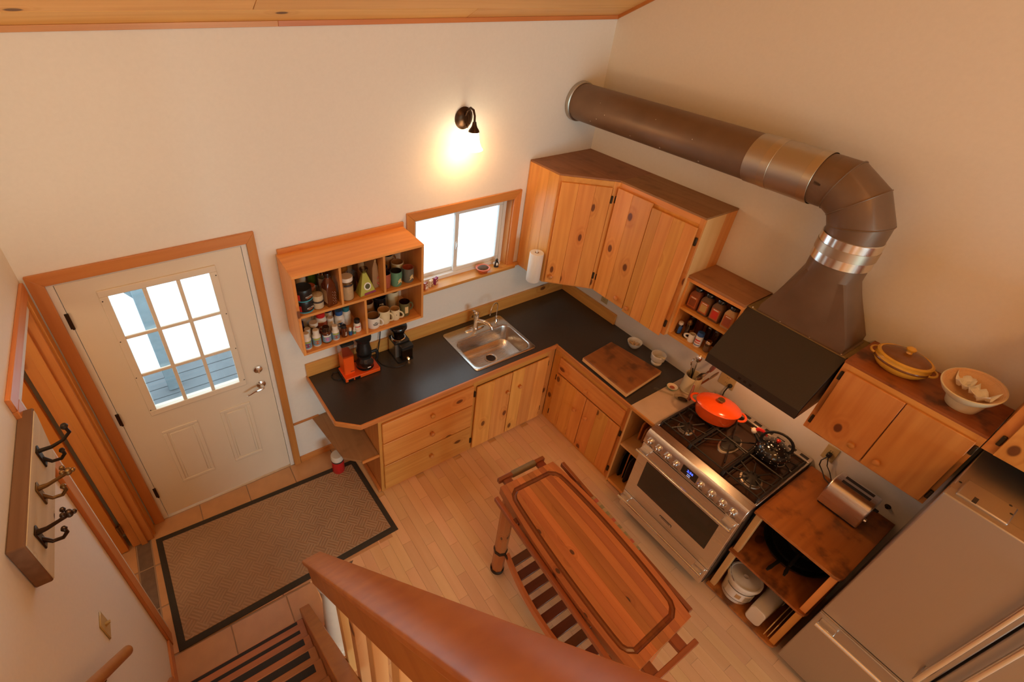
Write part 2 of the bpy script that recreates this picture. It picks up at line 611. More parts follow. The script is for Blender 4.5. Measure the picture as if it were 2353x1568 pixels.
plain('green_bottle', (0.07, 0.12, 0.012), 0.15, var=0.1, coat=0.3)
plain('red_glass', (0.55, 0.02, 0.01), 0.12, var=0.05, coat=0.5)
plain('leather_wrap', (0.22, 0.17, 0.10), 0.7, var=0.15)
plain('pale_counter', (0.58, 0.43, 0.30), 0.4, var=0.12, scale=12)
plain('snow', (0.86, 0.92, 0.98), 0.9, var=0.03, scale=2)
plain('deck_wood', (0.125, 0.13, 0.14), 0.8, var=0.3, scale=5)
plain('post_wood', (0.22, 0.27, 0.31), 0.8, var=0.25, scale=12)
plain('switch_ivory', (0.58, 0.45, 0.22), 0.4, var=0.04)
plain('old_door', (0.62, 0.22, 0.035), 0.35, var=0.15, scale=5)
plain('lamp_glow', (1, 0.9, 0.75), 0.5, emit=(1.0, 0.78, 0.48), es=16.0, var=0.0)
plain('led_blue', (0.02, 0.02, 0.3), 0.4, emit=(0.05, 0.09, 1.0), es=5.0, var=0.0)
plain('led_white', (0.3, 0.3, 0.35), 0.4, emit=(0.5, 0.6, 1.0), es=0.8, var=0.0)
plain('led_amber', (0.8, 0.3, 0.1), 0.4, emit=(1.0, 0.45, 0.15), es=6.0, var=0.0)
glass('pane_glass')
glass('jar_glass', (0.93, 0.93, 0.90), 0.04, 0.10)
glass('smoke_glass', (0.42, 0.34, 0.26), 0.06, 0.25)
glass('tank_plastic', (0.80, 0.74, 0.66), 0.25, 0.35)

def mat_rug():
    m, nt, N, L, B = nodes('rug_weave')
    B.inputs['Roughness'].default_value = 0.95
    tc = N.new('ShaderNodeTexCoord')
    wa = N.new('ShaderNodeTexWave')
    wa.inputs['Scale'].default_value = 16
    wa.inputs['Distortion'].default_value = 1.0
    wb = N.new('ShaderNodeTexWave')
    wb.inputs['Scale'].default_value = 16
    mp = N.new('ShaderNodeMapping')
    mp.inputs['Rotation'].default_value = (0, 0, PI / 4)
    mq = N.new('ShaderNodeMapping')
    mq.inputs['Rotation'].default_value = (0, 0, -PI / 4)
    ck = N.new('ShaderNodeTexChecker')
    ck.inputs['Scale'].default_value = 14
    for a, b in ((tc.outputs['Object'], mp.inputs[0]), (tc.outputs['Object'], mq.inputs[0]), (mp.outputs[0], wa.inputs[0]), (mq.outputs[0], wb.inputs[0]), (mp.outputs[0], ck.inputs['Vector'])):
        L.new(a, b)
    h = N.new('ShaderNodeMix')
    L.new(ck.outputs['Fac'], h.inputs[0])
    L.new(wa.outputs['Fac'], h.inputs[2])
    L.new(wb.outputs['Fac'], h.inputs[3])
    nz = N.new('ShaderNodeTexNoise')
    nz.inputs['Scale'].default_value = 5
    nz.inputs['Detail'].default_value = 5
    L.new(tc.outputs['Object'], nz.inputs['Vector'])
    mx = N.new('ShaderNodeMix')
    mx.data_type = 'RGBA'
    mx.inputs[6].default_value = (0.50, 0.33, 0.20, 1)
    mx.inputs[7].default_value = (0.28, 0.17, 0.10, 1)
    f = math_(N, L, 'ADD', math_(N, L, 'MULTIPLY', h.outputs[0], 0.45), math_(N, L, 'MULTIPLY', nz.outputs['Fac'], 0.5), True)
    L.new(f, mx.inputs[0])
    L.new(mx.outputs[2], B.inputs['Base Color'])
    bp = N.new('ShaderNodeBump')
    bp.inputs['Strength'].default_value = 0.6
    bp.inputs['Distance'].default_value = 0.004
    L.new(h.outputs[0], bp.inputs['Height'])
    L.new(bp.outputs['Normal'], B.inputs['Normal'])
    MATS['rug_weave'] = m
mat_rug()

def mat_bands(name, cols, scale, axis='y', rough=0.8):
    m, nt, N, L, B = nodes(name)
    B.inputs['Roughness'].default_value = rough
    tc = N.new('ShaderNodeTexCoord')
    sp = N.new('ShaderNodeSeparateXYZ')
    L.new(tc.outputs['Object'], sp.inputs[0])
    fr = math_(N, L, 'FRACT', math_(N, L, 'MULTIPLY', sp.outputs['xyz'.index(axis)], scale))
    cr = N.new('ShaderNodeValToRGB')
    cr.color_ramp.interpolation = 'CONSTANT'
    e = cr.color_ramp.elements
    while len(e) < len(cols):
        e.new(0.5)
    for i, c in enumerate(cols):
        e[i].position = i / len(cols)
        e[i].color = (*c, 1)
    L.new(fr, cr.inputs[0])
    L.new(cr.outputs[0], B.inputs['Base Color'])
    MATS[name] = m
mat_bands('plaid_cloth', [(0.42, 0.10, 0.06), (0.36, 0.22, 0.10), (0.24, 0.22, 0.11), (0.42, 0.30, 0.16), (0.24, 0.20, 0.10), (0.40, 0.27, 0.14)], 7.0)

# ------------------------------------------------------------------ the setting
LX = -3.844          # left wall
YB = -8.4            # far end of the room behind
def st(name, mb, mat, parent=None, **k):
    o = obj(name, mb, mat, parent, **k)
    if parent is None:
        struct(o)
    return o

floor = st('floor', MB().box(-5.2, 0.15, YB, 0.15, -0.08, -0.008), 'laminate_y')
# laminate strips
sw, sl = 0.073, 0.44
base = None
for i in range(0, 41):
    x0 = -2.99 + i * sw
    if x0 > -0.50:
        break
    off = [0.0, 0.17, 0.31, 0.08, 0.26][i % 5]
    y = -0.56 + off - 0.44 * (1 if off > 0.2 else 0) + 0.10
    while y > -3.15:
        y1 = y - sl
        if not (x0 < -2.36 and y1 > -1.02):
            if base is None:
                base = obj('plank', MB().box(0, sw - 0.0008, 0, sl - 0.0008, 0, 0.008), 'laminate_y', floor, bevel=0.0006)
                p = base
            else:
                p = base.copy()
                COL.objects.link(p)
            p.location = V((x0 + sw / 2, y - sl / 2, -0.008)) - ORG[floor.name]
        y = y1
# floor tiles of the entry
def tile(x0, x1, y0, y1, mat, pts=None):
    g = 0.003
    if pts:
        mb = MB().prism(pts, -0.008, 0.001)
    else:
        mb = MB().box(x0 + g, x1 - g, y0 + g, y1 - g, -0.008, 0.001)
    return obj('tile', mb, mat, floor, bevel=0.0015)
obj('grout_bed', MB().box(-4.35, -2.36, -1.30, 0.0, -0.0078, -0.003), 'grout', floor)
xs = [-3.862, -3.515, -3.171, -2.82, -2.47, -2.36]
for a, b in zip(xs, xs[1:]):
    tile(a, b, -0.345, -0.004, 'tile_light')
    tile(a, b, -0.66, -0.351, 'tile_light')
    tile(a, b, -0.99, -0.663, 'tile_light')
xs = [-3.862, -3.505, -3.156, -2.965]
for a, b in zip(xs, xs[1:]):
    tile(a, b, -1.30, -0.996, 'tile_light')
tile(0, 0, 0, 0, 'tile_dark', [(-2.962, -0.998), (-2.68, -0.998), (-2.962, -1.30)])
for a, b in ((-0.34, -0.10), (-0.655, -0.345), (-0.97, -0.66)):
    tile(-3.955, -3.866, a, b, 'tile_dark')
    tile(-4.30, -3.958, a, b, 'tile_light')

# back wall with the entry door and window openings
DX0, DX1, DZ = -3.762, -2.776, 2.066
WX0, WX1, WZ0, WZ1 = -1.660, -0.750, 1.345, 1.972
wt = 0.15
wb = MB()
wb.box(-5.2, DX0, 0, wt, -0.05, 3.6)
wb.box(DX0, DX1, 0, wt, DZ, 3.6)
wb.box(DX1, WX0, 0, wt, -0.05, 3.6)
wb.box(WX0, WX1, 0, wt, WZ1, 3.6)
wb.box(WX0, WX1, 0, wt, -0.05, WZ0)
wb.box(WX1, 0.15, 0, wt, -0.05, 3.6)
wall_back = st('wall_back', wb, 'wall_paint')
YS = -4.0            # beyond this the unseen walls are pine-coloured to warm the bounced light
zs = 3.22 + 2.03 * 4.0 / 4.2
wall_right = st('wall_right', MB().prism([(0, -0.05), (0, 3.22), (YS, zs), (YS, -0.05)], 0, 0.15, 'x'), 'wall_paint')
st('wall_right_bounce', MB().prism([(YS, -0.05), (YS, zs), (-4.2, 5.25), (YB, 3.22), (YB, -0.05)], 0, 0.15, 'x'), 'pine_z')
# left wall with the doorway
OY0, OY1, OZ = -0.80, -0.128, 2.0
lw = MB()
for y0, y1, z0, z1 in ((YS, OY0 - 0.05, -0.05, 2.05), (OY0 - 0.05, OY1 + 0.05, 2.05, 2.15), (OY1 + 0.05, 0, -0.05, 2.05), (OY1 + 0.05, 0, 2.05, 2.15), (YS, OY0 - 0.05, 2.05, 2.15)):
    lw.box(LX - 0.13, LX, y0, y1, z0, z1)
lw.prism([(0, 2.15), (0, 3.22), (YS, zs), (YS, 2.15)], LX - 0.13, LX, 'x')
wall_left = st('wall_left', lw, 'wall_paint')
st('wall_left_bounce', MB().prism([(YS, -0.05), (YS, zs), (-4.2, 5.25), (YB, 3.22), (YB, -0.05)], LX - 0.13, LX, 'x'), 'pine_z')
st('wall_far', MB().box(LX - 0.13, 0.15, YB - 0.15, YB, -0.05, 3.6), 'pine_z')  # unseen, pine instead of paint to warm the bounced light
# small hall beyond the doorway
st('wall_hall', MB().box(-5.35, -5.2, -1.75, 0, -0.05, 2.5).box(-5.2, LX - 0.13, -1.75, -1.6, -0.05, 2.5).box(-5.2, LX - 0.13, -1.6, 0, 2.42, 2.5), 'wall_paint')

# sloped board ceiling
ceil = st('ceiling', MB().prism([(0.3, 3.04 + 0.03), (-4.2, 5.23), (YB - 0.2, 3.10), (YB - 0.2, 3.3), (-4.2, 5.43), (0.3, 3.25)], LX - 0.3, 0.3, 'x'), 'ceiling_pine')
sl_ = 0.483
dvec = V((0, -1, sl_)).normalized()
nvec = V((0, -sl_, -1)).normalized()
nb = 14
bw = 0.135
for i in range(nb):
    for j, (xa, xb) in enumerate((((LX, -2.55), (-2.55, 0.0)) if i % 2 else ((LX, -1.3), (-1.3, 0.0)))):
        p0 = V((0, 0.0, 3.193)) + dvec * (i * bw)
        a = p0 + dvec * 0.0015
        b = p0 + dvec * (bw - 0.0015)
        up = -nvec * 0.02
        mb = MB()
        pts = [(xa + .001, a), (xb - .001, a), (xb - .001, b), (xa + .001, b)]
        mb.hexa([V((x, 0, 0)) + q for x, q in pts] + [V((x, 0, 0)) + q + up for x, q in pts])
        obj('board', mb, 'ceiling_pine', ceil, bevel=0.002)
t1 = st('trim_1', MB().box(LX, -2.413, -0.012, 0, 3.172, 3.197), 'pine_trim_x', bevel=0.001)
obj('trim_piece', MB().box(-2.412, -0.002, -0.012, 0, 3.172, 3.197), 'pine_trim_x', t1, bevel=0.001)
a = V((-0.012, -0.004, 3.172))
b = a + dvec * 4.6
st('trim_2', MB().hexa([a + V((0, 0, 0)), a + V((0.012, 0, 0)), a + V((0.012, 0, 0.026)), a + V((0, 0, 0.026)), b, b + V((0.012, 0, 0)), b + V((0.012, 0, 0.026)), b + V((0, 0, 0.026))]), 'pine_trim_y')

# entry door: casing, jamb, slab with nine lights
cas = st('trim_3', MB().prism([(DX0 + .003, -0.0), (-3.822, -0.0), (-3.822, 2.13), (DX0 + .003, DZ - .003)], -0.020, 0.0, 'y'), 'pine_trim_z', bevel=0.002)
obj('casing_board', MB().prism([(DX1 - .003, 0.0), (-2.727, 0.0), (-2.727, 2.13), (DX1 - .003, DZ - .003)], -0.020, 0.0, 'y'), 'pine_trim_z', cas, bevel=0.002)
obj('casing_board', MB().prism([(DX0 + .0025, DZ - .003), (DX1 - .0025, DZ - .003), (-2.727, 2.13), (-3.822, 2.13)], -0.020, 0.0, 'y'), 'pine_trim_x', cas, bevel=0.002)
door = st('door_1', MB().box(-3.726, -3.53, 0.004, 0.046, 0.02, 2.045).box(-3.004, -2.812, 0.004, 0.046, 0.02, 2.045).box(-3.53, -3.004, 0.004, 0.046, 1.929, 2.045).box(-3.53, -3.004, 0.004, 0.046, 0.02, 1.048), 'door_paint')
jm = MB().box(DX0, -3.729, 0.0, 0.15, 0, DZ).box(-2.809, DX1, 0.0, 0.15, 0, DZ).box(-3.729, -2.809, 0.0, 0.15, 2.048, DZ).box(-3.729, -2.809, 0.05, 0.15, -0.002, 0.018)
obj('jamb', jm, 'trim_white', door)
def frame_rect(x0, x1, z0, z1, w, y0, y1):
    return MB().box(x0, x1, y0, y1, z1 - w, z1).box(x0, x1, y0, y1, z0, z0 + w).box(x0, x0 + w, y0, y1, z0 + w, z1 - w).box(x1 - w, x1, y0, y1, z0 + w, z1 - w)
obj('light_frame', frame_rect(-3.568, -2.972, 1.008, 1.965, 0.042, -0.008, 0.006), 'door_paint', door, bevel=0.004, seg=2)
gx = [-3.526, -3.352, -3.178, -3.008]
gx = [-3.526 + i * (0.518 / 3) for i in range(4)]
gz = [1.050 + i * (0.873 / 3) for i in range(4)]
for x in gx[1:3]:
    obj('muntin', MB().box(x - 0.011, x + 0.011, -0.004, 0.012, 1.05, 1.923), 'door_paint', door, bevel=0.003)
for z in gz[1:3]:
    obj('muntin', MB().box(-3.526, -3.008, -0.003, 0.012, z - 0.011, z + 0.011), 'door_paint', door, bevel=0.003)
for i in range(3):
    for j in range(3):
        obj('pane', MB().box(gx[i], gx[i + 1], 0.020, 0.026, gz[j], gz[j + 1]), 'pane_glass', door)
for x0, x1 in ((-3.553, -3.333), (-3.188, -2.985)):
    q = obj('panel', frame_rect(x0, x1, 0.300, 0.842, 0.026, -0.003, 0.006), 'door_paint', door, bevel=0.006, seg=2)
    obj('panel_field', MB().box(x0 + .04, x1 - .04, -0.002, 0.006, 0.34, 0.802), 'door_paint', q, bevel=0.004)
for z in (1.825, 1.06, 0.304):
    h = obj('hinge', MB().cyl((-3.728, -0.006, z - .05), (-3.728, -0.006, z + .05), 0.007, 10).box(-3.742, -3.728, -0.002, 0.003, z - .05, z + .05), 'bronze', door)
k = obj('lever_handle', MB().lathe([(0, 0), (.033, 0), (.031, .008), (.014, .014), (.012, .05), (0, .05)], (-2.882, 0.004, 0.962), 20, (0, -1, 0)), 'chrome', door)
obj('lever', MB().tube([(-2.882, -.045, .962), (-2.905, -.052, .965), (-2.94, -.050, .960), (-2.975, -.048, .945), (-2.995, -.05, .944)], [.010, .010, .008, .007, .005], 8), 'chrome', k)
obj('deadbolt', MB().lathe([(0, 0), (.031, 0), (.029, .012), (.015, .016), (0, .016)], (-2.880, 0.004, 1.105), 20, (0, -1, 0)).box(-2.884, -2.876, -0.030, -0.010, 1.088, 1.122), 'chrome', door)
for i in range(4):
    for x in (-3.558, -2.982):
        obj('screw_cap', MB().lathe([(0, 0), (.004, 0), (0, .002)], (x, -.008, 1.06 + i * .28), 8, (0, -1, 0)), 'hinge_brown', door)

# window over the sink
win = st('window_1', frame_rect(WX0 + .02, WX1 - .02, WZ0 + .02, WZ1 - .015, 0.030, 0.060, 0.135), 'vinyl', bevel=0.002)
obj('jamb_liner', MB().box(WX0, WX0 + .02, 0, .135, WZ0, WZ1).box(WX1 - .02, WX1, 0, .135, WZ0, WZ1).box(WX0 + .02, WX1 - .02, 0, .135, WZ1 - .015, WZ1), 'pine_trim_z', win, bevel=0.001)
def sash(x0, x1, y, nm):
    s_ = obj('sash', frame_rect(x0, x1, 1.395, 1.927, 0.034, y, y + 0.028), 'vinyl', win, bevel=0.003)
    obj('pane', MB().box(x0 + .03, x1 - .03, y + .012, y + .017, 1.425, 1.90), 'pane_glass', s_)
    return s_
sash(-1.610, -1.195, 0.098, 0)
s2 = sash(-1.250, -0.800, 0.068, 1)
obj('sash_latch', MB().box(-1.243, -1.230, 0.052, 0.068, 1.60, 1.67).box(-1.241, -1.232, 0.040, 0.055, 1.625, 1.66), 'vinyl', s2, bevel=0.003)
cw = st('trim_4', MB().prism([(WX0 + .012, 1.36), (-1.712, 1.36), (-1.712, 2.030), (WX0 + .012, WZ1 - .010)], -0.020, 0, 'y'), 'pine_trim_z', bevel=0.003)
obj('casing_board', MB().prism([(WX1 - .012, 1.36), (-0.694, 1.36), (-0.694, 2.030), (WX1 - .012, WZ1 - .010)], -0.020, 0, 'y'), 'pine_trim_z', cw, bevel=0.003)
obj('casing_board', MB().prism([(WX0 + .0125, WZ1 - .010), (WX1 - .0125, WZ1 - .010), (-0.694, 2.030), (-1.712, 2.030)], -0.020, 0, 'y'), 'pine_trim_x', cw, bevel=0.003)
obj('sill', MB().prism([(-1.76, -0.055), (-0.70, -0.055), (-0.672, -0.03), (-0.64, -0.03), (-0.64, 0), (WX1 - .001, 0), (WX1 - .001, .062), (WX0 + .001, .062), (WX0 + .001, 0), (-1.76, 0)], 1.340, 1.366), 'pine_x', cw, bevel=0.003)

# doorway in the left wall: casing, jamb, open door
dw = st('trim_5', MB().box(LX, LX + .018, -0.93, -0.852, 0, 2.052), 'pine_trim_z', bevel=0.003)
obj('casing_board', MB().box(LX, LX + .018, -0.93, -0.03, 2.052, 2.115), 'pine_trim_y', dw, bevel=0.003)
obj('casing_board', MB().box(LX, LX + .018, -0.098, -0.03, 0, 2.052), 'pine_trim_z', dw, bevel=0.003)
obj('jamb_edge', MB().box(LX - .13, LX + .004, -0.852, -0.80, 0, 2.052).box(LX - .13, LX + .004, -0.80, -0.098, 2.0, 2.052), 'trim_white', dw)
obj('jamb_board', MB().box(LX - .13, LX + .006, -0.128, -0.098, 0, 2.0), 'pine_trim_z', dw, bevel=0.003)
obj('door_stop', MB().box(LX - .075, LX - .035, -0.145, -0.128, 0, 2.0), 'pine_trim_z', dw, bevel=0.003)
d2 = st('door_2', MB().box(-4.76, -3.995, -0.150, -0.113, 0.012, 1.985), 'old_door', bevel=0.003)
for z in (1.75, 0.25):
    obj('hinge', MB().cyl((-3.985, -0.150, z - .045), (-3.985, -0.150, z + .045), 0.009, 10).box(-3.985, -3.97, -0.152, -0.13, z - .045, z + .045), 'old_brass', d2)
# skirting and rails on the walls
st('baseboard_back', MB().box(-2.725, -2.272, -0.014, 0, 0, 0.062), 'pine_trim_x', bevel=0.002)
st('trim_6', MB().box(-2.725, -2.52, -0.012, 0, 0.445, 0.463), 'pine_trim_x', bevel=0.002)
st('baseboard_left', MB().box(LX, LX + .014, -1.25, -0.932, 0, 0.085), 'pine_trim_y', bevel=0.002)
st('baseboard_stair', MB().prism([(-1.18, 0.0), (-1.18, 0.16), (-2.9, 2.56), (-2.9, 2.3)], LX, LX + .02, 'x'), 'pine_trim_y', bevel=0.002)

# ------------------------------------------------------------------ outdoors seen through the glass
tag(obj('snow_ground', MB().box(-30, 30, 2.3, 60, -0.9, -0.55).box(-30, 30, 0.16, 2.3, -0.9, -0.62), 'snow'), 'flat snow covering the ground outside beyond the porch', 'snow')
pd = thing('porch_deck', 'grey weathered board porch deck outside the entry door', 'deck', (-3.2, 1.0, -0.5))
for i in range(12):
    obj('board', MB().box(-5.0, -1.9, 0.17 + i * .142, 0.17 + i * .142 + .136, -0.12, -0.08), 'deck_wood', pd, bevel=0.004)
obj('joist', MB().box(-4.9, -4.8, .2, 1.8, -.62, -.12), 'deck_wood', pd)
obj('joist', MB().box(-2.1, -2.0, .2, 1.8, -.62, -.12), 'deck_wood', pd)
pp_ = thing('porch_post', 'weathered square porch post standing on the deck edge', 'post', (-3.49, 1.55, -0.08))
obj('shaft', MB().box(-3.54, -3.445, 1.50, 1.60, -0.08, 2.3), 'post_wood', pp_, bevel=0.006)
obj('bracket', MB().prism([(-3.54, 1.0), (-3.62, 1.12), (-3.62, 1.3), (-3.54, 1.3)], 1.52, 1.58, 'y'), 'post_wood', pp_)

# ------------------------------------------------------------------ cabinets
Z3 = V((0, 0, 1))
def boards(parent, F, s0, s1, t0, t1, z0, z1, n, mat='pine_z', vertical=True):
    cuts = [0.0]
    for i in range(n - 1):
        cuts.append((i + 1) / n + rnd.uniform(-0.12, 0.12) / n)
    cuts.append(1.0)
    for a, b in zip(cuts, cuts[1:]):
        d = rnd.uniform(0, 0.0007)
        obj('board', MB().fbox(F, s0 + (s1 - s0) * a + 0.0003, s0 + (s1 - s0) * b - 0.0003, t0, t1 + d, z0, z1), mat, parent, bevel=0.0018)

def knob(parent, F, s, t, z, r=0.018, mat='pine_trim_z'):
    O, u, n = F
    c = V(O) + V(u) * s + V(n) * t + Z3 * z
    return obj('knob', MB().lathe([(0, -.001), (r * .55, -.001), (r * .5, r * .5), (r, r * .9), (r * .95, r * 1.35), (r * .5, r * 1.6), (0, r * 1.65)], c, 16, n), mat, parent)

def cab_door(parent, F, s0, s1, z0, z1, nb_, kn=None, hinge=None, t=0.0, drop=0.0):
    z0 -= drop
    z1 -= drop
    d = obj('door', MB().fbox(F, s0 + .008, s1 - .008, t + .001, t + .010, z0 + .008, z1 - .008), 'pine_z', parent)
    boards(d, F, s0, s1, t + .008, t + .020, z0, z1, nb_)
    if kn:
        knob(d, F, kn[0], t + .020, kn[1] - drop)
    if hinge is not None:
        for z in (z0 + (z1 - z0) * .13, z1 - (z1 - z0) * .11):
            o_ = -0.010 if hinge == s0 else 0.010
            obj('hinge', MB().fbox(F, hinge + o_ - .008, hinge + o_ + .008, t - .001, t + .012, z - .028, z + .028), 'hinge_brown', d, bevel=.003)
    return d

def drawer(parent, F, s0, s1, z0, z1, kn, t=0.0):
    d = obj('drawer', MB().fbox(F, s0, s1, t + .001, t + .020, z0, z1), 'pine_x' if abs(V(F[1]).x) > .5 else 'pine_y', parent, bevel=0.005, seg=2)
    knob(d, F, kn[0], t + .020, kn[1], .020)
    return d

def rail_stile(parent, F, L_, mats, t0=-0.002, t1=0.004):
    for s0, s1, z0, z1, h in L_:
        obj('rail' if h else 'stile', MB().fbox(F, s0, s1, t0, t1, z0, z1), mats[0] if h else mats[1], parent, bevel=0.001)

# base cabinets of the sink run, faces towards -y
FB = (V((0, -0.60, 0)), V((1, 0, 0)), V((0, -1, 0)))
c = thing('base_cabinet', 'knotty pine base cabinet with three wide drawers beside the brown rug', 'cabinet', (-1.85, -0.3, 0))
obj('carcass', MB().box(-2.268, -1.4545, -0.598, -0.003, 0.0, 0.8565), 'pine_z', c)
rail_stile(c, FB, [(-2.268, -2.235, 0, .858, 0), (-2.235, -1.455, .778, .858, 1), (-2.235, -1.455, .562, .585, 1), (-2.235, -1.455, .312, .335, 1), (-2.235, -1.455, 0, .045, 1)], ('pine_x', 'pine_z'))
for z0, z1, kz in ((.578, .782, .673), (.328, .567, .470), (.036, .317, .203)):
    drawer(c, FB, -2.243, -1.4545, z0, z1, (-1.835, kz), .004)
c = thing('base_cabinet', 'knotty pine two-door base cabinet under the steel sink', 'cabinet', (-1.0, -0.3, 0))
obj('carcass', MB().box(-1.4535, -0.602, -0.598, -0.003, 0.0, 0.70), 'pine_z', c)
rail_stile(c, FB, [(-1.4535, -1.415, 0, .858, 0), (-.69, -.605, 0, .858, 0), (-1.415, -.69, .752, .858, 1), (-1.415, -.69, 0, .04, 1)], ('pine_x', 'pine_z'))
cab_door(c, FB, -1.424, -1.074, .030, .755, 2, (-1.110, .56), -1.424, .004)
cab_door(c, FB, -1.068, -.680, .030, .755, 3, (-.980, .565), -.680, .004)
# right run, faces towards -x
FR = (V((-0.60, 0, 0)), V((0, -1, 0)), V((-1, 0, 0)))
c = thing('base_cabinet', 'knotty pine base cabinet with one drawer over two doors under the cutting board', 'cabinet', (-0.3, -1.0, 0))
obj('carcass', MB().box(-0.598, -0.003, -1.430, -0.606, 0.0, 0.8565), 'pine_z', c)
rail_stile(c, FR, [(.607, .70, 0, .8565, 0), (1.395, 1.43, 0, .8565, 0), (.70, 1.395, .77, .8565, 1), (.70, 1.395, .595, .625, 1), (.70, 1.395, 0, .055, 1)], ('pine_y', 'pine_z'))
drawer(c, FR, .692, 1.400, .618, .778, (1.03, .675), .004)
cab_door(c, FR, .692, 1.043, .045, .602, 3, (.965, .41), .692, .004)
cab_door(c, FR, 1.049, 1.400, .045, .602, 3, (1.095, .42), 1.400, .004)

# L-shaped worktop
wk = thing('worktop', 'black laminate L-shaped worktop with pine edging around the sink corner', 'worktop', (-1.3, -0.3, 0.86))
CT0, CT = 0.858, 0.895
mb = MB()
mb.prism([(-2.552, -.002), (-1.40, -.002), (-1.40, -.638), (-2.408, -.638), (-2.538, -.525)], CT0, CT)
mb.box(-1.40, -0.846, -.09, -.002, CT0, CT)
mb.box(-1.40, -0.846, -.638, -.577, CT0, CT)
mb.box(-0.846, -0.002, -.638, -.002, CT0, CT)
mb.box(-0.640, -0.002, -1.432, -.638, CT0, CT)
obj('laminate_top', mb, 'counter_laminate', wk)
E_ = [((-2.552, -.002), (-2.538, -.525)), ((-2.538, -.525), (-2.408, -.638)), ((-2.408, -.638), (-.640, -.638)), ((-.640, -.638), (-.640, -1.432))]
for (x0, y0), (x1, y1) in E_:
    d = V((x1 - x0, y1 - y0, 0)).normalized()
    n_ = V((d.y, -d.x, 0))
    a, b = V((x0, y0, 0)), V((x1, y1, 0))
    e0 = .004 if (x0, y0) != (-2.552, -.002) else 0
    mb = MB().fbox((a, d, n_), -e0, (b - a).length + .004, .0002, .014, .8575, .8962)
    obj('wood_edge', mb, 'pine_trim_x' if abs(d.x) > abs(d.y) else 'pine_trim_y', wk, bevel=.002)
b1 = tag(obj('backsplash_board', MB().box(-2.56, -.024, -.022, -.002, .896, 1.012), 'pine_x', bevel=.002), 'long pine backsplash board along the wall behind the sink', 'backsplash')
tag(obj('backsplash_board', MB().box(-.022, -.002, -.684, -.003, .896, .998), 'pine_y', bevel=.002), 'short pine backsplash board in the corner under the corner cupboard', 'backsplash')

# end shelf under the worktop overhang
es = thing('end_shelf', 'dusty brown clipped-corner shelf on the side of the drawer cabinet', 'shelf', (-2.4, -0.3, 0.43))
obj('shelf_board', MB().prism([(-2.572, -.003), (-2.270, -.003), (-2.270, -.593), (-2.402, -.590), (-2.508, -.492)], .432, .452), 'dusty_ply_y', es, bevel=.002)
obj('edge_strip', MB().prism([(-2.270, -.595), (-2.402, -.592), (-2.405, -.600), (-2.270, -.603)], .430, .453), 'pine_trim_x', es)
obj('cleat', MB().box(-2.29, -2.2701, -.58, -.02, .405, .432), 'pine_trim_y', es)
obj('foot_rail', MB().box(-2.292, -2.2701, -.598, -.02, .0, .03), 'pine_trim_y', es)
rc = thing('plastic_jug', 'small red container with white lid under the end shelf', 'container', (-2.485, -.24, 0))
obj('body', MB().lathe([(0, 0), (.046, 0), (.050, .006), (.050, .135), (.0, .135)], (-2.485, -.24, 0.001), 24), 'red_plastic', rc)
obj('band', MB().lathe([(.050, .135), (.051, .136), (.051, .150), (.050, .151)], (-2.485, -.24, 0.001), 24), 'ink', rc)
obj('lid', MB().lathe([(0, .150), (.0505, .150), (.0505, .185), (.044, .20), (0, .202)], (-2.485, -.24, 0.001), 24), 'white_plastic', rc)

# sink and taps
sk = thing('kitchen_sink', 'stainless steel drop-in sink with single bowl in the black worktop', 'sink', (-1.122, -.334, .896))
def rrect(x0, x1, y0, y1, r, n=5):
    P = []
    for cx, cy, a0 in ((x1 - r, y1 - r, 0), (x0 + r, y1 - r, 90), (x0 + r, y0 + r, 180), (x1 - r, y0 + r, 270)):
        for k in range(n + 1):
            a = math.radians(a0 + 90 * k / n)
            P.append((cx + r * math.cos(a), cy + r * math.sin(a)))
    return P
def ringrow(pts, z):
    return [V((x, y, z)) for x, y in pts]
ro = rrect(-1.425, -.822, -.592, -.076, .03)
ri = rrect(-1.392, -.853, -.560, -.215, .06)
mb = MB()
mb.grid([ringrow(ro, .8955), ringrow(ro, .900), ringrow(rrect(-1.418, -.829, -.585, -.083, .028), .9035), ringrow(rrect(-1.400, -.847, -.568, -.20, .062), .9025), ringrow(ri, .898)], True)
obj('rim', mb, 'steel_x', sk)
mb = MB()
mb.grid([ringrow(ri, .898), ringrow(rrect(-1.388, -.857, -.556, -.219, .06), .885), ringrow(rrect(-1.372, -.873, -.540, -.235, .07), .775), ringrow(rrect(-1.34, -.905, -.508, -.267, .06), .745), ringrow(rrect(-1.25, -1.0, -.45, -.32, .05), .738), ringrow(rrect(-1.14, -1.09, -.395, -.365, .014), .736)], True)
mb.prism(rrect(-1.14, -1.09, -.395, -.365, .014), .7345, .736)
obj('bowl', mb, 'steel_x', sk)
dr = obj('drain', MB().lathe([(.040, 0), (.055, .001), (.055, .004), (.044, .004), (.036, -.001)], (-1.113, -.372, .7375), 24), 'chrome', sk)
obj('strainer', MB().lathe([(0, .0012), (.042, .0012), (.042, .0016), (0, .0016)], (-1.113, -.372, .7375), 20), 'coffee', dr)
tp = obj('tap_plate', MB().lathe([(0, 0), (.10, 0), (.10, .005), (.085, .010), (0, .010)], (-1.135, -.140, .903), 28, sy=.29), 'chrome', sk)
fa = thing('kitchen_tap', 'chrome single-lever kitchen tap standing on the sink deck', 'tap', (-1.13, -.14, .913))
obj('tap_body', MB().lathe([(0, 0), (.025, 0), (.022, .02), (.020, .075), (.022, .10), (.022, .112), (0, .112)], (-1.13, -.14, .913), 20), 'chrome', fa)
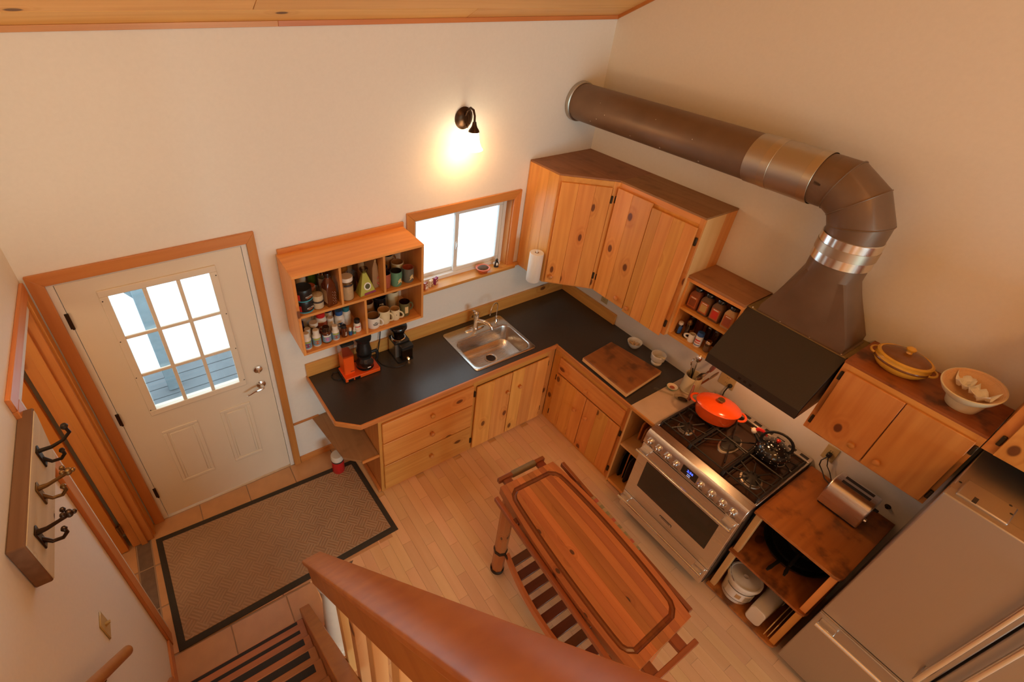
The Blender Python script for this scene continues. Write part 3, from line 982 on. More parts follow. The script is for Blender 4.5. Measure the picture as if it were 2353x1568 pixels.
obj('lever_handle', MB().lathe([(0, 0), (.021, 0), (.023, .018), (.020, .040), (.008, .050), (0, .052)], (-1.13, -.14, 1.026), 18).tube([(-1.13, -.14, 1.055), (-1.14, -.125, 1.075), (-1.15, -.105, 1.082)], [.012, .011, .006], 8), 'chrome', fa)
obj('spout', MB().tube([(-1.13, -.14, .985), (-1.115, -.165, .998), (-1.09, -.205, 1.004), (-1.068, -.24, .996), (-1.054, -.262, .972), (-1.052, -.268, .950)], [.018, .016, .0145, .014, .014, .015], 12), 'chrome', fa)
rt = thing('filter_tap', 'slim steel gooseneck drinking water tap at the sink corner', 'tap', (-.905, -.135, .903))
obj('base', MB().lathe([(0, 0), (.018, 0), (.014, .012), (.009, .02), (.009, .05), (0, .052)], (-.905, -.135, .903), 16), 'chrome', rt)
pts = [(-.905, -.135, .95), (-.903, -.132, 1.04)]
for k in range(9):
    a = PI * k / 8
    pts.append((-.955 + .052 * math.cos(a), -.135 - .02 * (1 - math.cos(a)), 1.055 + .06 * math.sin(a)))
pts.append((-1.012, -.176, 1.02))
obj('gooseneck', MB().tube(pts, .0042, 8), 'chrome', rt)
obj('lever', MB().tube([(-.905, -.15, .935), (-.905, -.175, .937)], .006, 8), 'chrome', rt)

# corner wall cupboard and the two-door wall cupboard
A, Bp = V((-.636, -.329, 0)), V((-.329, -.627, 0))
ud = (Bp - A).normalized()
FD = (A, ud, V((ud.y, -ud.x, 0)))
U0, U1 = 1.340, 2.252
c = thing('corner_cupboard', 'pine corner wall cupboard with one diagonal door and dusty top', 'cupboard', (-.3, -.3, U0))
obj('carcass', MB().prism([(-.003, -.003), (-.634, -.003), (-.634, -.328), (-.330, -.624), (-.003, -.624)], U0, U1 - .012), 'pine_z', c)
obj('top_panel', MB().prism([(-.002, -.002), (-.638, -.002), (-.638, -.332), (-.333, -.628), (-.002, -.628)], U1 - .012, U1), 'dusty_ply_y', c)
for a, b in ((-.003, -.115), (-.1155, -.225), (-.2255, -.331)):
    obj('side_board', MB().box(-.640, -.634, a, b, U0, U1 - .0125), 'pine_z', c, bevel=.0012)
L_ = (Bp - A).length
rail_stile(c, FD, [(0, .030, U0, U1 - .0125, 0), (L_ - .042, L_, U0, U1 - .0125, 0), (.030, L_ - .042, U1 - .06, U1 - .0125, 1), (.030, L_ - .042, U0, U0 + .022, 1)], ('pine_x', 'pine_z'), 0, .006)
cab_door(c, FD, .022, L_ - .046, U0 + .018, U1 - .052, 3, (.065, U0 + .075), L_ - .046, .006)
c = thing('wall_cupboard', 'pine two-door wall cupboard with dusty top beside the spice shelf', 'cupboard', (-.16, -.97, U0))
obj('carcass', MB().box(-.326, -.003, -1.314, -.629, U0, U1 - .012), 'pine_z', c)
obj('top_panel', MB().box(-.336, -.002, -1.320, -.6285, U1 - .012, U1), 'dusty_ply_y', c)
FU = (V((-.327, 0, 0)), V((0, -1, 0)), V((-1, 0, 0)))
rail_stile(c, FU, [(.629, .645, U0, U1 - .0125, 0), (1.285, 1.317, U0, U1 - .0125, 0), (.645, 1.285, U1 - .055, U1 - .0125, 1), (.645, 1.285, U0, U0 + .02, 1)], ('pine_y', 'pine_z'), 0, .006)
cab_door(c, FU, .636, .940, U0 + .004, U1 - .048, 2, (.872, U0 + .068), .636, .006)
cab_door(c, FU, .944, 1.292, U0 + .010, U1 - .052, 4, (.985, U0 + .065), 1.292, .007, .022)
for a, b in ((-.002, -.12), (-.1205, -.322)):
    obj('side_board', MB().box(a, b, -1.3190, -1.314, U0, U1 - .0125), 'pale_pine_z' if b < -.2 else 'pine_z', c, bevel=.001)

# open spice shelf
c = thing('spice_shelf', 'open two-tier pine spice shelf fixed beside the range hood', 'shelf', (-.15, -1.52, U0))
obj('top_board', MB().box(-.298, -.003, -1.722, -1.3195, 1.819, 1.837), 'dusty_ply_y', c, bevel=.001)
obj('bottom_board', MB().box(-.295, -.003, -1.722, -1.3195, 1.338, 1.360), 'pine_y', c, bevel=.001)
obj('shelf_board', MB().box(-.292, -.012, -1.703, -1.336, 1.575, 1.594), 'pine_y', c, bevel=.001)
for y in (-1.336, -1.722):
    obj('side_board', MB().box(-.295, -.012, y, y + .0165 if y < -1.5 else y + .0160, 1.361, 1.8185), 'pine_z', c, bevel=.001)
obj('back_panel', MB().box(-.012, -.003, -1.722, -1.3195, 1.361, 1.8185), 'pine_z', c)
obj('face_rail', MB().box(-.302, -.295, -1.722, -1.3195, 1.798, 1.8188), 'pine_y', c, bevel=.001)

# wall cupboard right of the hood and the one over the fridge
c = thing('wall_cupboard', 'pine two-door wall cupboard over the toaster with a casserole on top', 'cupboard', (-.16, -2.6, 1.355))
obj('carcass', MB().box(-.326, -.003, -2.893, -2.300, 1.355, 1.842), 'pine_z', c)
obj('top_panel', MB().box(-.334, -.002, -2.8935, -2.298, 1.842, 1.856), 'stained_ply_y', c)
rail_stile(c, FU, [(2.300, 2.335, 1.355, 1.8415, 0), (2.868, 2.8935, 1.355, 1.8415, 0), (2.335, 2.868, 1.805, 1.8415, 1), (2.335, 2.868, 1.355, 1.382, 1)], ('pine_y', 'pine_z'), 0, .006)
cab_door(c, FU, 2.327, 2.600, 1.374, 1.812, 1, (2.535, 1.446), 2.327, .006)
cab_door(c, FU, 2.604, 2.875, 1.374, 1.812, 1, (2.660, 1.440), 2.875, .006)
c = thing('wall_cupboard', 'pine wall cupboard mounted over the refrigerator', 'cupboard', (-.16, -3.35, 1.79))
obj('carcass', MB().box(-.326, -.003, -3.80, -2.897, 1.79, 2.40), 'pine_z', c)
rail_stile(c, FU, [(2.897, 2.945, 1.79, 2.40, 0), (2.945, 3.80, 1.79, 1.805, 1)], ('pine_y', 'pine_z'), 0, .006)
cab_door(c, FU, 2.938, 3.36, 1.800, 2.36, 3, (3.32, 1.87), 2.938, .006)
cab_door(c, FU, 3.365, 3.78, 1.800, 2.36, 3, (3.41, 1.87), 3.78, .006)

# open cubby between the base cabinet and the range
c = thing('tray_cubby', 'narrow open pine cubby with pale top beside the range', 'shelf', (-.33, -1.545, 0))
obj('top_board', MB().box(-.640, -.003, -1.660, -1.434, .872, .894), 'pale_counter', c, bevel=.002)
obj('front_edge', MB().box(-.652, -.640, -1.660, -1.434, .868, .8935), 'pine_trim_y', c, bevel=.001)
obj('side_board', MB().box(-.625, -.01, -1.449, -1.434, .0, .872), 'pale_pine_z', c, bevel=.001)
obj('side_board', MB().box(-.60, -.01, -1.660, -1.650, .0, .872), 'pine_z', c, bevel=.001)
obj('shelf_board', MB().box(-.625, -.01, -1.649, -1.450, .465, .483), 'pale_pine_y', c, bevel=.001)
obj('floor_board', MB().box(-.625, -.01, -1.649, -1.450, .02, .05), 'pine_y', c, bevel=.001)
obj('back_panel', MB().box(-.01, -.003, -1.660, -1.434, .0, .872), 'pine_z', c)
for i, (y, x0, z1, h) in enumerate(((-1.475, -.56, .052, .30), (-1.512, -.55, .052, .34), (-1.545, -.57, .052, .29))):
    t = thing('baking_tray', ['dark baking tray on edge next to the pine cubby side', 'dark baking tray standing between two others in the cubby', 'dark baking tray on edge next to the range side of the cubby'][i], 'tray', (x0 + .2, y, z1), group='baking trays in the cubby')
    obj('pan', MB().prism(rrect(x0, x0 + .42, z1, z1 + h, .04), y - .004, y + .004, 'y'), 'iron', t)
    obj('rolled_rim', MB().tube([(a, y - .004, b) for a, b in rrect(x0, x0 + .42, z1, z1 + h, .04)], .004, 6, closed=True), 'old_iron' if i != 1 else 'pine_trim_z', t)
for i, (y, h) in enumerate(((-1.50, .20), (-1.535, .17))):
    t = thing('wooden_tray', ['upright wooden board on the cubby shelf', 'shorter wooden board leaning behind the upright one on the cubby shelf'][i], 'board', (-.3, y, .484))
    obj('board', MB().prism(rrect(-.50, -.10, .484, .484 + h, .03), y - .007, y + .007, 'y'), 'cart_wood_x', t, bevel=.003)
    obj('handle_hole', MB().prism(rrect(-.36, -.26, .484 + h - .035, .484 + h - .018, .008), y - .0078, y + .0078, 'y'), 'slat_dark', t)

# ------------------------------------------------------------------ hood and duct
hood = h = thing('range_hood', 'black sloped range hood above the gas range', 'hood', (-.25, -2.0, 1.49))
HY0, HY1 = -2.286, -1.7245
obj('canopy', MB().prism([(-.012, 1.826), (-.270, 1.826), (-.518, 1.556), (-.518, 1.493), (-.50, 1.493), (-.50, 1.545), (-.262, 1.81), (-.012, 1.81)], HY0, HY1, 'y'), 'hood_black', h, bevel=.002)
for y0, y1 in ((HY0, HY0 + .006), (HY1 - .006, HY1)):
    obj('side_panel', MB().prism([(-.012, 1.8255), (-.269, 1.8255), (-.517, 1.5555), (-.517, 1.493), (-.012, 1.493)], y0, y1, 'y'), 'hood_black', h)
obj('top_plate', MB().box(-.262, -.004, HY0 - .012, HY1, 1.8265, 1.831), 'brass_dull', h)
obj('edge_strip', MB().box(-.276, -.262, HY0, HY1, 1.824, 1.834), 'brass_dull', h, bevel=.002)
for i in range(4):
    obj('screw', MB().lathe([(0, 0), (.005, 0), (.003, .003), (0, .003)], (-.268, HY0 + .03 + i * .168, 1.834), 8), 'chrome', h)
for i, t_ in enumerate((.40, .46, .52)):
    y = HY1 + (HY0 - HY1) * t_
    obj('switch_mark', MB().box(-.5192, -.518, y - .008, y + .008, 1.515, 1.530), 'old_iron', h)

du = thing('exhaust_duct', 'large brown round exhaust duct from the hood to the wall with elbow', 'duct', (-.235, -2.02, 1.83))
dc = V((-.235, -2.02, 0))
R_ = .130
n = 40
rect = [(-.262, -1.782), (-.262, -2.255), (-.030, -2.255), (-.030, -1.782)]
def on_rect(a, x0=-.268, x1=-.030, y0=-2.255, y1=-1.782):
    cx, cy = (x0 + x1) / 2, (y0 + y1) / 2
    ca, sa = math.cos(a), math.sin(a)
    k = min((x1 - x0) / 2 / max(abs(ca), 1e-6), (y1 - y0) / 2 / max(abs(sa), 1e-6))
    return V((cx + ca * k, cy + sa * k, 0))
hx, hy = .119, .2365
cang = math.atan2(hy, hx)
angs = []
for a0, a1, m in ((-cang, cang, 14), (cang, PI - cang, 10), (PI - cang, PI + cang, 14), (PI + cang, 2 * PI - cang, 10)):
    angs += [a0 + (a1 - a0) * k / m for k in range(m)]
base = [on_rect(a) for a in angs]
circ = [V((dc.x + R_ * math.cos(a), dc.y + R_ * math.sin(a), 0)) for a in angs]
# spread circle parameters evenly between the four corners
corner = [0, 14, 24, 38]
ca = [-PI / 4 * 1.0, PI / 4, 3 * PI / 4, 5 * PI / 4, 7 * PI / 4]
circ = []
for q, m in enumerate((14, 10, 14, 10)):
    for k in range(m):
        a = ca[q] + (PI / 2) * k / m
        circ.append(V((dc.x + R_ * math.cos(a), dc.y + R_ * math.sin(a), 0)))
up = lambda L, z: [V((p.x, p.y, z)) for p in L]
grow = [V((p.x + (-.008 if p.x < -.15 else .004), p.y + (.010 if p.y > -2.02 else -.010), 0)) for p in base]
obj('transition', MB().grid([up(grow, 1.832), up(grow, 1.834), up(base, 1.836), up(base, 1.875), up(circ, 2.215), up(circ, 2.30)], True), 'duct_paint', du, angle=24)
obj('collar', MB().lathe([(R_ + .001, 2.285), (R_ + .006, 2.288), (R_ + .006, 2.43), (R_ + .001, 2.433)], dc, 44), 'foil_tape', du)
obj('tape_band', MB().lathe([(R_ + .0065, 2.335), (R_ + .0078, 2.336), (R_ + .0078, 2.385), (R_ + .0065, 2.386)], dc, 44), 'foil_dull', du)
Rb = .205
bc = V((dc.x, dc.y + Rb, 2.64 - Rb))
path = [V((dc.x, dc.y, 2.425))]
for a in (15, 45, 75):
    t_ = math.radians(a)
    rr = Rb / math.cos(math.radians(15))
    path.append(bc + V((0, -rr * math.cos(t_), rr * math.sin(t_))))
path.append(V((dc.x, dc.y + Rb + .03, 2.64)))
obj('elbow', MB().tube(path, R_, 44, caps=False, up=(1, 0, 0)), 'duct_paint', du, angle=20)
for a in (15, 45, 75):
    t_ = math.radians(a)
    rr = Rb / math.cos(math.radians(15))
    cpt = bc + V((0, -rr * math.cos(t_), rr * math.sin(t_)))
    wd = V((0, -math.cos(t_), math.sin(t_)))
    pts = [cpt + V((R_ * 1.004 * math.cos(q), 0, 0)) + wd * (R_ * 1.004 / math.cos(math.radians(15)) * math.sin(q)) for q in [2 * PI * k / 44 for k in range(44)]]
    obj('seam', MB().tube(pts, .0035, 6, closed=True), 'duct_paint', du)
ys = dc.y + Rb
pipe = lambda y0, y1, r: MB().lathe([(r, 0), (r, y1 - y0)], (dc.x, y0, 2.64), 44, (0, 1, 0))
obj('pipe', pipe(-1.50, -.002, R_), 'duct_paint', du)
sl2 = obj('sleeve', MB().lathe([(R_ + .001, 0), (R_ + .004, .002), (R_ + .004, .338), (R_ + .001, .34)], (dc.x, -1.75, 2.64), 44, (0, 1, 0)), 'galvanised', du)
obj('tape_band', MB().lathe([(R_ + .0045, 0), (R_ + .0056, .001), (R_ + .0056, .045), (R_ + .0045, .046)], (dc.x, -1.55, 2.64), 44, (0, 1, 0)), 'foil_dull', sl2)
obj('tape_band', MB().lathe([(R_ + .0045, 0), (R_ + .0056, .001), (R_ + .0056, .045), (R_ + .0045, .046)], (dc.x, -1.77, 2.64), 44, (0, 1, 0)), 'foil_dull', du)
obj('pipe_end', pipe(-1.82, -1.74, R_), 'duct_paint', du)
obj('wall_collar', MB().lathe([(R_ + .002, 0), (R_ + .010, .004), (R_ + .012, .03), (R_ + .003, .032)], (dc.x, -.034, 2.64), 44, (0, 1, 0)), 'galvanised', du)
for i in range(9):
    a = rnd.uniform(2.2, 3.7)
    y = rnd.uniform(-1.2, -.15)
    p = V((dc.x + (R_ + .0006) * math.cos(a), y, 2.64 + (R_ + .0006) * math.sin(a) * -1))
    obj('paint_fleck', MB().lathe([(0, 0), (rnd.uniform(.002, .006), 0), (0, .0008)], p, 7, V((math.cos(a), 0, -math.sin(a)))), 'trim_white', du)

# ------------------------------------------------------------------ gas range
g = thing('gas_range', 'stainless steel gas range with eight knobs and wide oven door', 'stove', (-.37, -2.03, 0))
RY0, RY1 = -2.392, -1.666
obj('body', MB().box(-.700, -.006, RY0, RY1, .09, .905), 'hood_black', g)
obj('kick_plate', MB().box(-.66, -.03, RY0 + .01, RY1 - .01, .001, .09), 'black_plastic', g)
cp = obj('control_panel', MB().prism([(-.700, .808), (-.752, .808), (-.745, .895), (-.722, .9215), (-.650, .9235), (-.650, .905), (-.700, .905)], RY0, RY1, 'y'), 'steel', g, bevel=.003, seg=2)
pn = V((-1, 0, .08)).normalized()
for i, y in enumerate((-1.716, -1.785, -1.858, -1.926, -2.111, -2.186, -2.261, -2.331)):
    r = .023 if i not in (3, 4) else .019
    c0 = V((-.7485, y, .858))
    k = obj('knob', MB().lathe([(0, -.003), (r * 1.15, -.003), (r * 1.15, .004), (r, .006), (r * .92, .028), (r * .8, .032), (0, .032)], c0, 20, pn), 'steel_z', cp)
    obj('knob_grip', MB().fbox((c0 + pn * .031, V((0, -1, 0)), pn), -.005, .005, 0, .010, -r * .75, r * .75), 'chrome', k, bevel=.003)
    obj('dial_mark', MB().box(-.7530, -.7505, y - r * 1.2, y + r * 1.2, .8155, .8185), 'ink', cp)
d = obj('display', MB().fbox((V((-.7487, 0, .853)), V((0, -1, 0)), pn), 1.967, 2.078, -.002, .002, -.036, .036), 'black_gloss', cp)
text('2:36', 'led_blue', d, (-.7514, -2.025, .869), .026, (math.radians(86), 0, -PI / 2), 'clock_digits')
for z in (.843, .829):
    obj('button_light', MB().box(-.7522, -.7505, -2.035, -2.012, z, z + .004), 'led_white', d)
od = obj('oven_door', MB().prism(rrect(RY0 + .004, RY1 - .004, .262, .800, .006), -.750, -.702, 'x'), 'steel', g, bevel=.004, seg=2)
obj('oven_window', MB().prism(rrect(-2.307, -1.747, .400, .703, .004), -.7515, -.745, 'x'), 'oven_glass', od)
obj('vent_slot', MB().box(-.7520, -.7495, RY0 + .09, RY1 - .09, .793, .799), 'ink', od)
bd = obj('badge', MB().box(-.7530, -.7495, -2.075, -1.975, .318, .337), 'ink', od, bevel=.001)
obj('badge_plate', MB().box(-.7540, -.7525, -2.072, -1.978, .321, .334), 'steel', bd)
obj('badge_script', MB().box(-.7546, -.7538, -2.062, -1.988, .3255, .3295), 'ink', bd)
def handle(parent, x, z, y0, y1, dz=0):
    hh = obj('handle', MB().cyl((x, y0, z), (x, y1, z), .0125, 14), 'chrome', parent)
    for ya, yb in ((y0 + .006, y0 + .075), (y1 - .075, y1 - .006)):
        obj('handle_bracket', MB().box(x, -.748, ya, yb, z - .011, z + .011), 'steel', hh, bevel=.003)
        e = yb if ya < (y0 + y1) / 2 else ya
        obj('handle_ring', MB().cyl((x, e - .002, z), (x, e + .002, z), .0135, 14), 'chrome', hh)
handle(od, -.800, .752, RY0 + .012, RY1 - .004)
dd = obj('warming_drawer', MB().prism(rrect(RY0 + .004, RY1 - .004, .085, .254, .006), -.750, -.702, 'x'), 'steel', g, bevel=.004, seg=2)
handle(dd, -.800, .222, RY0 + .012, RY1 - .004)
# cooktop
obj('cooktop_pan', MB().box(-.650, -.062, RY0 + .012, RY1 - .012, .9052, .910), 'enamel_brown', g)
for y_ in (RY0, RY1 - .012):
    obj('cooktop_rim', MB().box(-.650, -.063, y_, y_ + .012, .9052, .922), 'steel', g, bevel=.002)
bv = obj('rear_vent', MB().box(-.062, -.004, RY0, RY1, .905, .930), 'steel', g, bevel=.003)
for i in range(9):
    y = RY0 + .045 + i * .08
    obj('vent_slot', MB().box(-.048, -.022, y - .026, y + .026, .9295, .9308), 'ink', bv)
def burner(x, y, r, n_, oval=1.0):
    b = obj('burner', MB().lathe([(0, 0), (r * 1.35, 0), (r * 1.30, .006), (r, .008), (r, .018), (0, .018)], (x, y, .910), 24, sx=oval), 'galvanised', g)
    obj('burner_cap', MB().lathe([(0, .018), (r * 1.08, .018), (r * 1.08, .024), (r * .9, .027), (0, .027)], (x, y, .910), 24, sx=oval), 'iron', b)
for x, y, r, o_ in ((-.50, -1.79, .042, 1), (-.21, -1.79, .036, 1), (-.36, -2.03, .042, 2.0), (-.50, -2.265, .050, 1), (-.21, -2.265, .038, 1)):
    burner(x, y, r, 0, o_)
def gbar(mb, pts, r=.0058):
    mb.tube(pts, r, 6, up=(0, 0, 1))
for i, (ya, yb) in enumerate(((-1.682, -1.905), (-1.912, -2.146), (-2.153, -2.376))):
    ym = (ya + yb) / 2
    gr = obj('grate', MB(), 'iron', g) if False else None
    mb = MB()
    zt = .946
    for y in (ya, yb):
        gbar(mb, [(-.630, y, .914), (-.622, y, zt), (-.090, y, zt), (-.080, y, .914)], .0066)
    for x in (-.615, -.352, -.095):
        gbar(mb, [(x, ya, zt), (x, yb, zt)])
    gr = obj('grate', mb, 'iron', g)
    mb = MB()
    cs = [-.50, -.21] if i != 1 else [-.36]
    for cx in cs:
        ro_ = .030 if i != 1 else .032
        for a in range(8 if i != 1 else 6):
            an = 2 * PI * a / (8 if i != 1 else 6) + PI / 8
            d_ = V((math.cos(an), math.sin(an), 0))
            # finger from the frame towards the burner
            L1 = min((.115 if i != 1 else .2) / max(abs(d_.x), .05), .108 / max(abs(d_.y), .05))
            p0 = V((cx, ym, zt)) + d_ * ro_
            p1 = V((cx, ym, zt)) + d_ * L1
            gbar(mb, [p0 + V((0, 0, .001)), p1], .0048)
    obj('grate_fingers', mb, 'iron', gr)['kind'] = 'stuff'
    for y in (ya, yb):
        s_ = 1 if y == ya else -1
        obj('rest_bar', MB().tube([(-.60, y - s_ * .018, zt - .01), (-.12, y - s_ * .018, zt - .01)], .0045, 6), 'iron', gr)
    for x in (-.58, -.52, -.46, -.40):
        obj('grate_foot', MB().box(x - .006, x + .006, ya - .006, ya + .006, .9105, .942), 'iron', gr)

# ------------------------------------------------------------------ cookware on the range
pc = (-.275, -1.832, .9535)
pa = math.atan2(-.94, .342)
p = thing('dutch_oven', 'glossy orange oval enamelled casserole pot with brass knob on the range', 'pot', pc, pa, local=True)
prof = [(0, 0), (.098, 0), (.112, .008), (.121, .04), (.126, .098), (.129, .100), (.129, .104), (.122, .104), (.116, .04), (.0, .01)]
obj('pot_body', MB().lathe(prof, n=40, sx=1.10, sy=.86), 'orange_enamel', p)
ld = obj('lid', MB().lathe([(.120, .104), (.132, .104), (.1335, .108), (.131, .113), (.115, .122), (.085, .133), (.045, .139), (0, .141)], n=40, sx=1.10, sy=.86), 'orange_enamel', p)
obj('lid_knob', MB().lathe([(0, .139), (.009, .139), (.009, .152), (.022, .156), (.024, .162), (.020, .168), (0, .169)], n=20), 'old_brass', ld)
for s in (1, -1):
    pts = []
    for k in range(9):
        a = PI * k / 8
        pts.append((s * (.136 + .042 * math.sin(a)), .046 * math.cos(a), .092))
    obj('loop_handle', MB().tube(pts, .0085, 8, sq=.8), 'orange_enamel', p)

kc = (-.245, -2.225, .9535)
k = thing('tea_kettle', 'black polka-dot tea kettle with red lid knob and bird spout', 'kettle', kc, 0, local=True)
kp = [(0, 0), (.085, 0), (.099, .010), (.104, .035), (.098, .060), (.082, .082), (.058, .098), (.055, .099)]
kb = obj('kettle_body', MB().lathe(kp, n=36), 'black_gloss', k)
kl = obj('lid', MB().lathe([(.056, .0985), (.060, .100), (.058, .103), (.040, .113), (.018, .119), (0, .120)], n=30), 'black_gloss', k)
obj('lid_knob', MB().lathe([(0, .118), (.007, .119), (.007, .124), (.013, .131), (.013, .138), (.007, .144), (0, .145)], n=16), 'red_glass', kl)
pts = []
hd = V((-.30, .95, 0)).normalized()
for q in range(15):
    a = -0.10 * PI + 1.20 * PI * q / 14
    pts.append(hd * (-.088 * math.cos(a)) + V((0, 0, .105 + .088 * math.sin(a))))
obj('handle', MB().tube(pts, .010, 10, sq=.7), 'black_plastic', k)
sp = obj('spout', MB().tube([(-.02, .075, .055), (-.024, .105, .075), (-.028, .128, .098)], [.020, .016, .013], 12), 'black_gloss', k)
bi = obj('bird_head', MB().lathe([(0, 0), (.012, .003), (.018, .014), (.017, .026), (.010, .036), (0, .040)], (-.030, .130, .094), 14, (-.1, .35, 1)), 'white_ceramic', sp)
obj('comb', MB().tube([(-.030, .128, .120), (-.030, .118, .142), (-.026, .095, .146), (-.022, .075, .138), (-.018, .060, .120)], [.010, .013, .010, .008, .003], 8, sq=.6), 'red_plastic', sp)
obj('beak', MB().lathe([(.006, 0), (.004, .008), (0, .016)], (-.034, .146, .118), 8, (-.2, 1, .1)), 'yellow_glaze', sp)
dots = MB()
def kr(z):
    for (r0, z0), (r1, z1) in zip(kp[1:], kp[2:]):
        if z0 <= z <= z1 and z1 > z0:
            f_ = (z - z0) / (z1 - z0)
            return r0 + (r1 - r0) * f_, V((z1 - z0, 0, -(r1 - r0))).normalized()
    return .06, V((0, 0, 1))
for ri_, z in enumerate((.016, .036, .056, .074, .090)):
    r, nn = kr(z)
    m = int(2 * PI * r / .043)
    for q in range(m):
        a = 2 * PI * (q + .5 * (ri_ % 2)) / m
        d_ = V((math.cos(a), math.sin(a), 0))
        nrm = (d_ * nn.x + V((0, 0, nn.z))).normalized()
        dots.lathe([(.0024, -.0004), (.0022, .0006), (0, .0008)], d_ * r + V((0, 0, z)), 7, nrm)
for rr_, zz, m in ((.048, .109, 8), (.028, .1165, 5)):
    for q in range(m):
        a = 2 * PI * q / m
        dots.lathe([(.003, -.0004), (.0028, .0008), (0, .0010)], V((rr_ * math.cos(a), rr_ * math.sin(a), zz)), 7, (math.cos(a) * .4, math.sin(a) * .4, 1))
obj('white_dots', dots, 'print_white', kb)['kind'] = 'stuff'

# ------------------------------------------------------------------ plywood shelf unit right of the range
s = thing('plywood_shelf_unit', 'stained plywood counter unit with open shelves between range and refrigerator', 'shelf', (-.35, -2.64, 0))
PY0, PY1 = -2.884, -2.402
def ply(name, z0, z1, x0=-.672):
    return obj(name, MB().prism([(x0, PY1), (x0, PY0 + .035), (x0 + .010, PY0 + .010), (x0 + .035, PY0), (-.030, PY0), (-.030, PY1)], z0, z1), 'stained_ply_x', s, bevel=.002)
ply('top_board', .880, .900)
ply('shelf_board', .452, .470, -.66)
ply('floor_board', .020, .038, -.66)
for x in (-.615, -.10):
    for y in (PY1 - .045, PY0 + .012):
        for z0, z1 in ((.038, .452), (.470, .880)):
            obj('post', MB().box(x - .022, x + .022, y, y + .036, z0, z1), 'pine_z' if y < -2.6 else 'pale_pine_z', s, bevel=.002)
obj('foot_board', MB().box(-.60, -.06, PY0 + .01, PY1 - .01, .0, .020), 'slat_dark', s)

# pans on the middle shelf
def skillet(name, label, c, r, hang, hl, group=None):
    t = thing(name, label, 'pan', c, hang, local=True, group=group)
    obj('pan_body', MB().lathe([(0, 0), (r * .82, 0), (r * .88, .004), (r, .045), (r + .003, .047), (r - .004, .047), (r * .86, .008), (0, .006)], n=32), 'iron', t)
    obj('pan_handle', MB().tube([(r * .95, 0, .036), (r + .05, 0, .044), (r + hl * .75, 0, .050), (r + hl, 0, .048)], [.012, .009, .011, .006], 8, sq=.5, up=(0, 1, 0)), 'iron', t)
    return t
skillet('skillet', 'wide black cast iron skillet on the plywood middle shelf', (-.30, -2.63, .471), .195, PI * .98, .13)
skillet('skillet', 'smaller black skillet stacked on the wide skillet', (-.315, -2.64, .520), .170, PI * 1.05, .13)
skillet('skillet', 'small black frying pan on top of the stacked skillets', (-.29, -2.66, .568), .135, PI * 1.02, .14)

bk = thing('plastic_bucket', 'round cream plastic bucket with lid on the bottom shelf', 'bucket', (-.545, -2.545, .039))
bo = (-.545, -2.545, .039)
bkb = obj('bucket_body', MB().lathe([(0, 0), (.082, 0), (.086, .004), (.097, .185), (0, .185)], bo, 36), 'white_plastic', bk)
bl = obj('bucket_lid', MB().lathe([(.098, .170), (.104, .172), (.106, .178), (.106, .198), (.102, .204), (.094, .204), (.090, .199), (.020, .200), (.018, .2015), (.014, .2015), (.012, .200), (0, .200)], bo, 36), 'white_plastic', bk)
pts = [V(bo) + V((.103 * math.cos(a), .103 * math.sin(a), .205 + .03 * math.sin((a - .3) / 2.6 * PI))) for a in [.3 + 2.6 * q / 12 for q in range(13)]]
obj('bail_handle', MB().tube(pts, .0022, 6), 'chrome', bk)
def arc_label(parent, name, c, r, z0, z1, a0, a1, mat, m=14):
    return obj(name, MB().grid([[V(c) + V((r * math.cos(a0 + (a1 - a0) * q / m), r * math.sin(a0 + (a1 - a0) * q / m), z)) for q in range(m + 1)] for z in (z0, z1)]), mat, parent)
lb = arc_label(bkb, 'label', bo, .0975, .055, .135, PI * .85, PI * 1.45, 'label_white')
for z in (.048, .138):
    arc_label(lb, 'label_line', bo, .0982, z, z + .004, PI * .80, PI * 1.46, 'ink')
for q in range(5):
    arc_label(lb, 'label_text', bo, .0984, .068 + q * .011, .071 + q * .011, PI * 1.25, PI * (1.40 - .02 * (q % 2)), 'ink')
arc_label(lb, 'label_block', bo, .0984, .075, .115, PI * 1.08, PI * 1.18, 'spice_tan')

bn = thing('storage_tub', 'white rectangular plastic tub on its side on the bottom shelf', 'tub', (-.50, -2.70, .039))
mb = MB()
mb.grid([[V((-.635, y, z)) for y, z in rrect(-2.752, -2.668, .042, .185, .025)], [V((-.630, y, z)) for y, z in rrect(-2.757, -2.663, .040, .190, .028)], [V((-.35, y, z)) for y, z in rrect(-2.765, -2.655, .040, .200, .028)]], True)
mb.prism(rrect(-2.752, -2.668, .042, .185, .025), -.6355, -.6345, 'x')
obj('tub_body', mb, 'white_plastic', bn)
obj('tub_rim', MB().grid([[V((x, y, z)) for y, z in rrect(-2.765 - e, -2.655 + e, .0405, .200 + e, .03)] for x, e in ((-.372, .001), (-.370, .006), (-.352, .006), (-.350, .001))], True), 'white_plastic', bn)
for i, y in enumerate((-2.800, -2.822, -2.846)):
    t = thing('cooling_rack', ['wire cooling rack beside the storage tub', 'wire cooling rack between two others on the bottom shelf', 'wire cooling rack against the corner post of the bottom shelf'][i], 'rack', (-.45, y, .039), group='cooling racks on the bottom shelf')
    x0, x1, z0, z1 = -.635 + i * .01, -.28, .043, .215 - i * .012
    obj('rack_frame', MB().tube([(x0, y, z0), (x1, y, z0), (x1, y, z1), (x0, y, z1)], .0028, 6, closed=True).tube([(x0, y, (z0 + z1) / 2), (x1, y, (z0 + z1) / 2)], .0024, 6), 'gold_print', t)
    mb = MB()
    for q in range(24):
        x = x0 + (x1 - x0) * (q + .5) / 24
        mb.tube([(x, y, z0), (x, y, z1)], .0012, 4)
    obj('rack_wires', mb, 'gold_print', t)['kind'] = 'stuff'

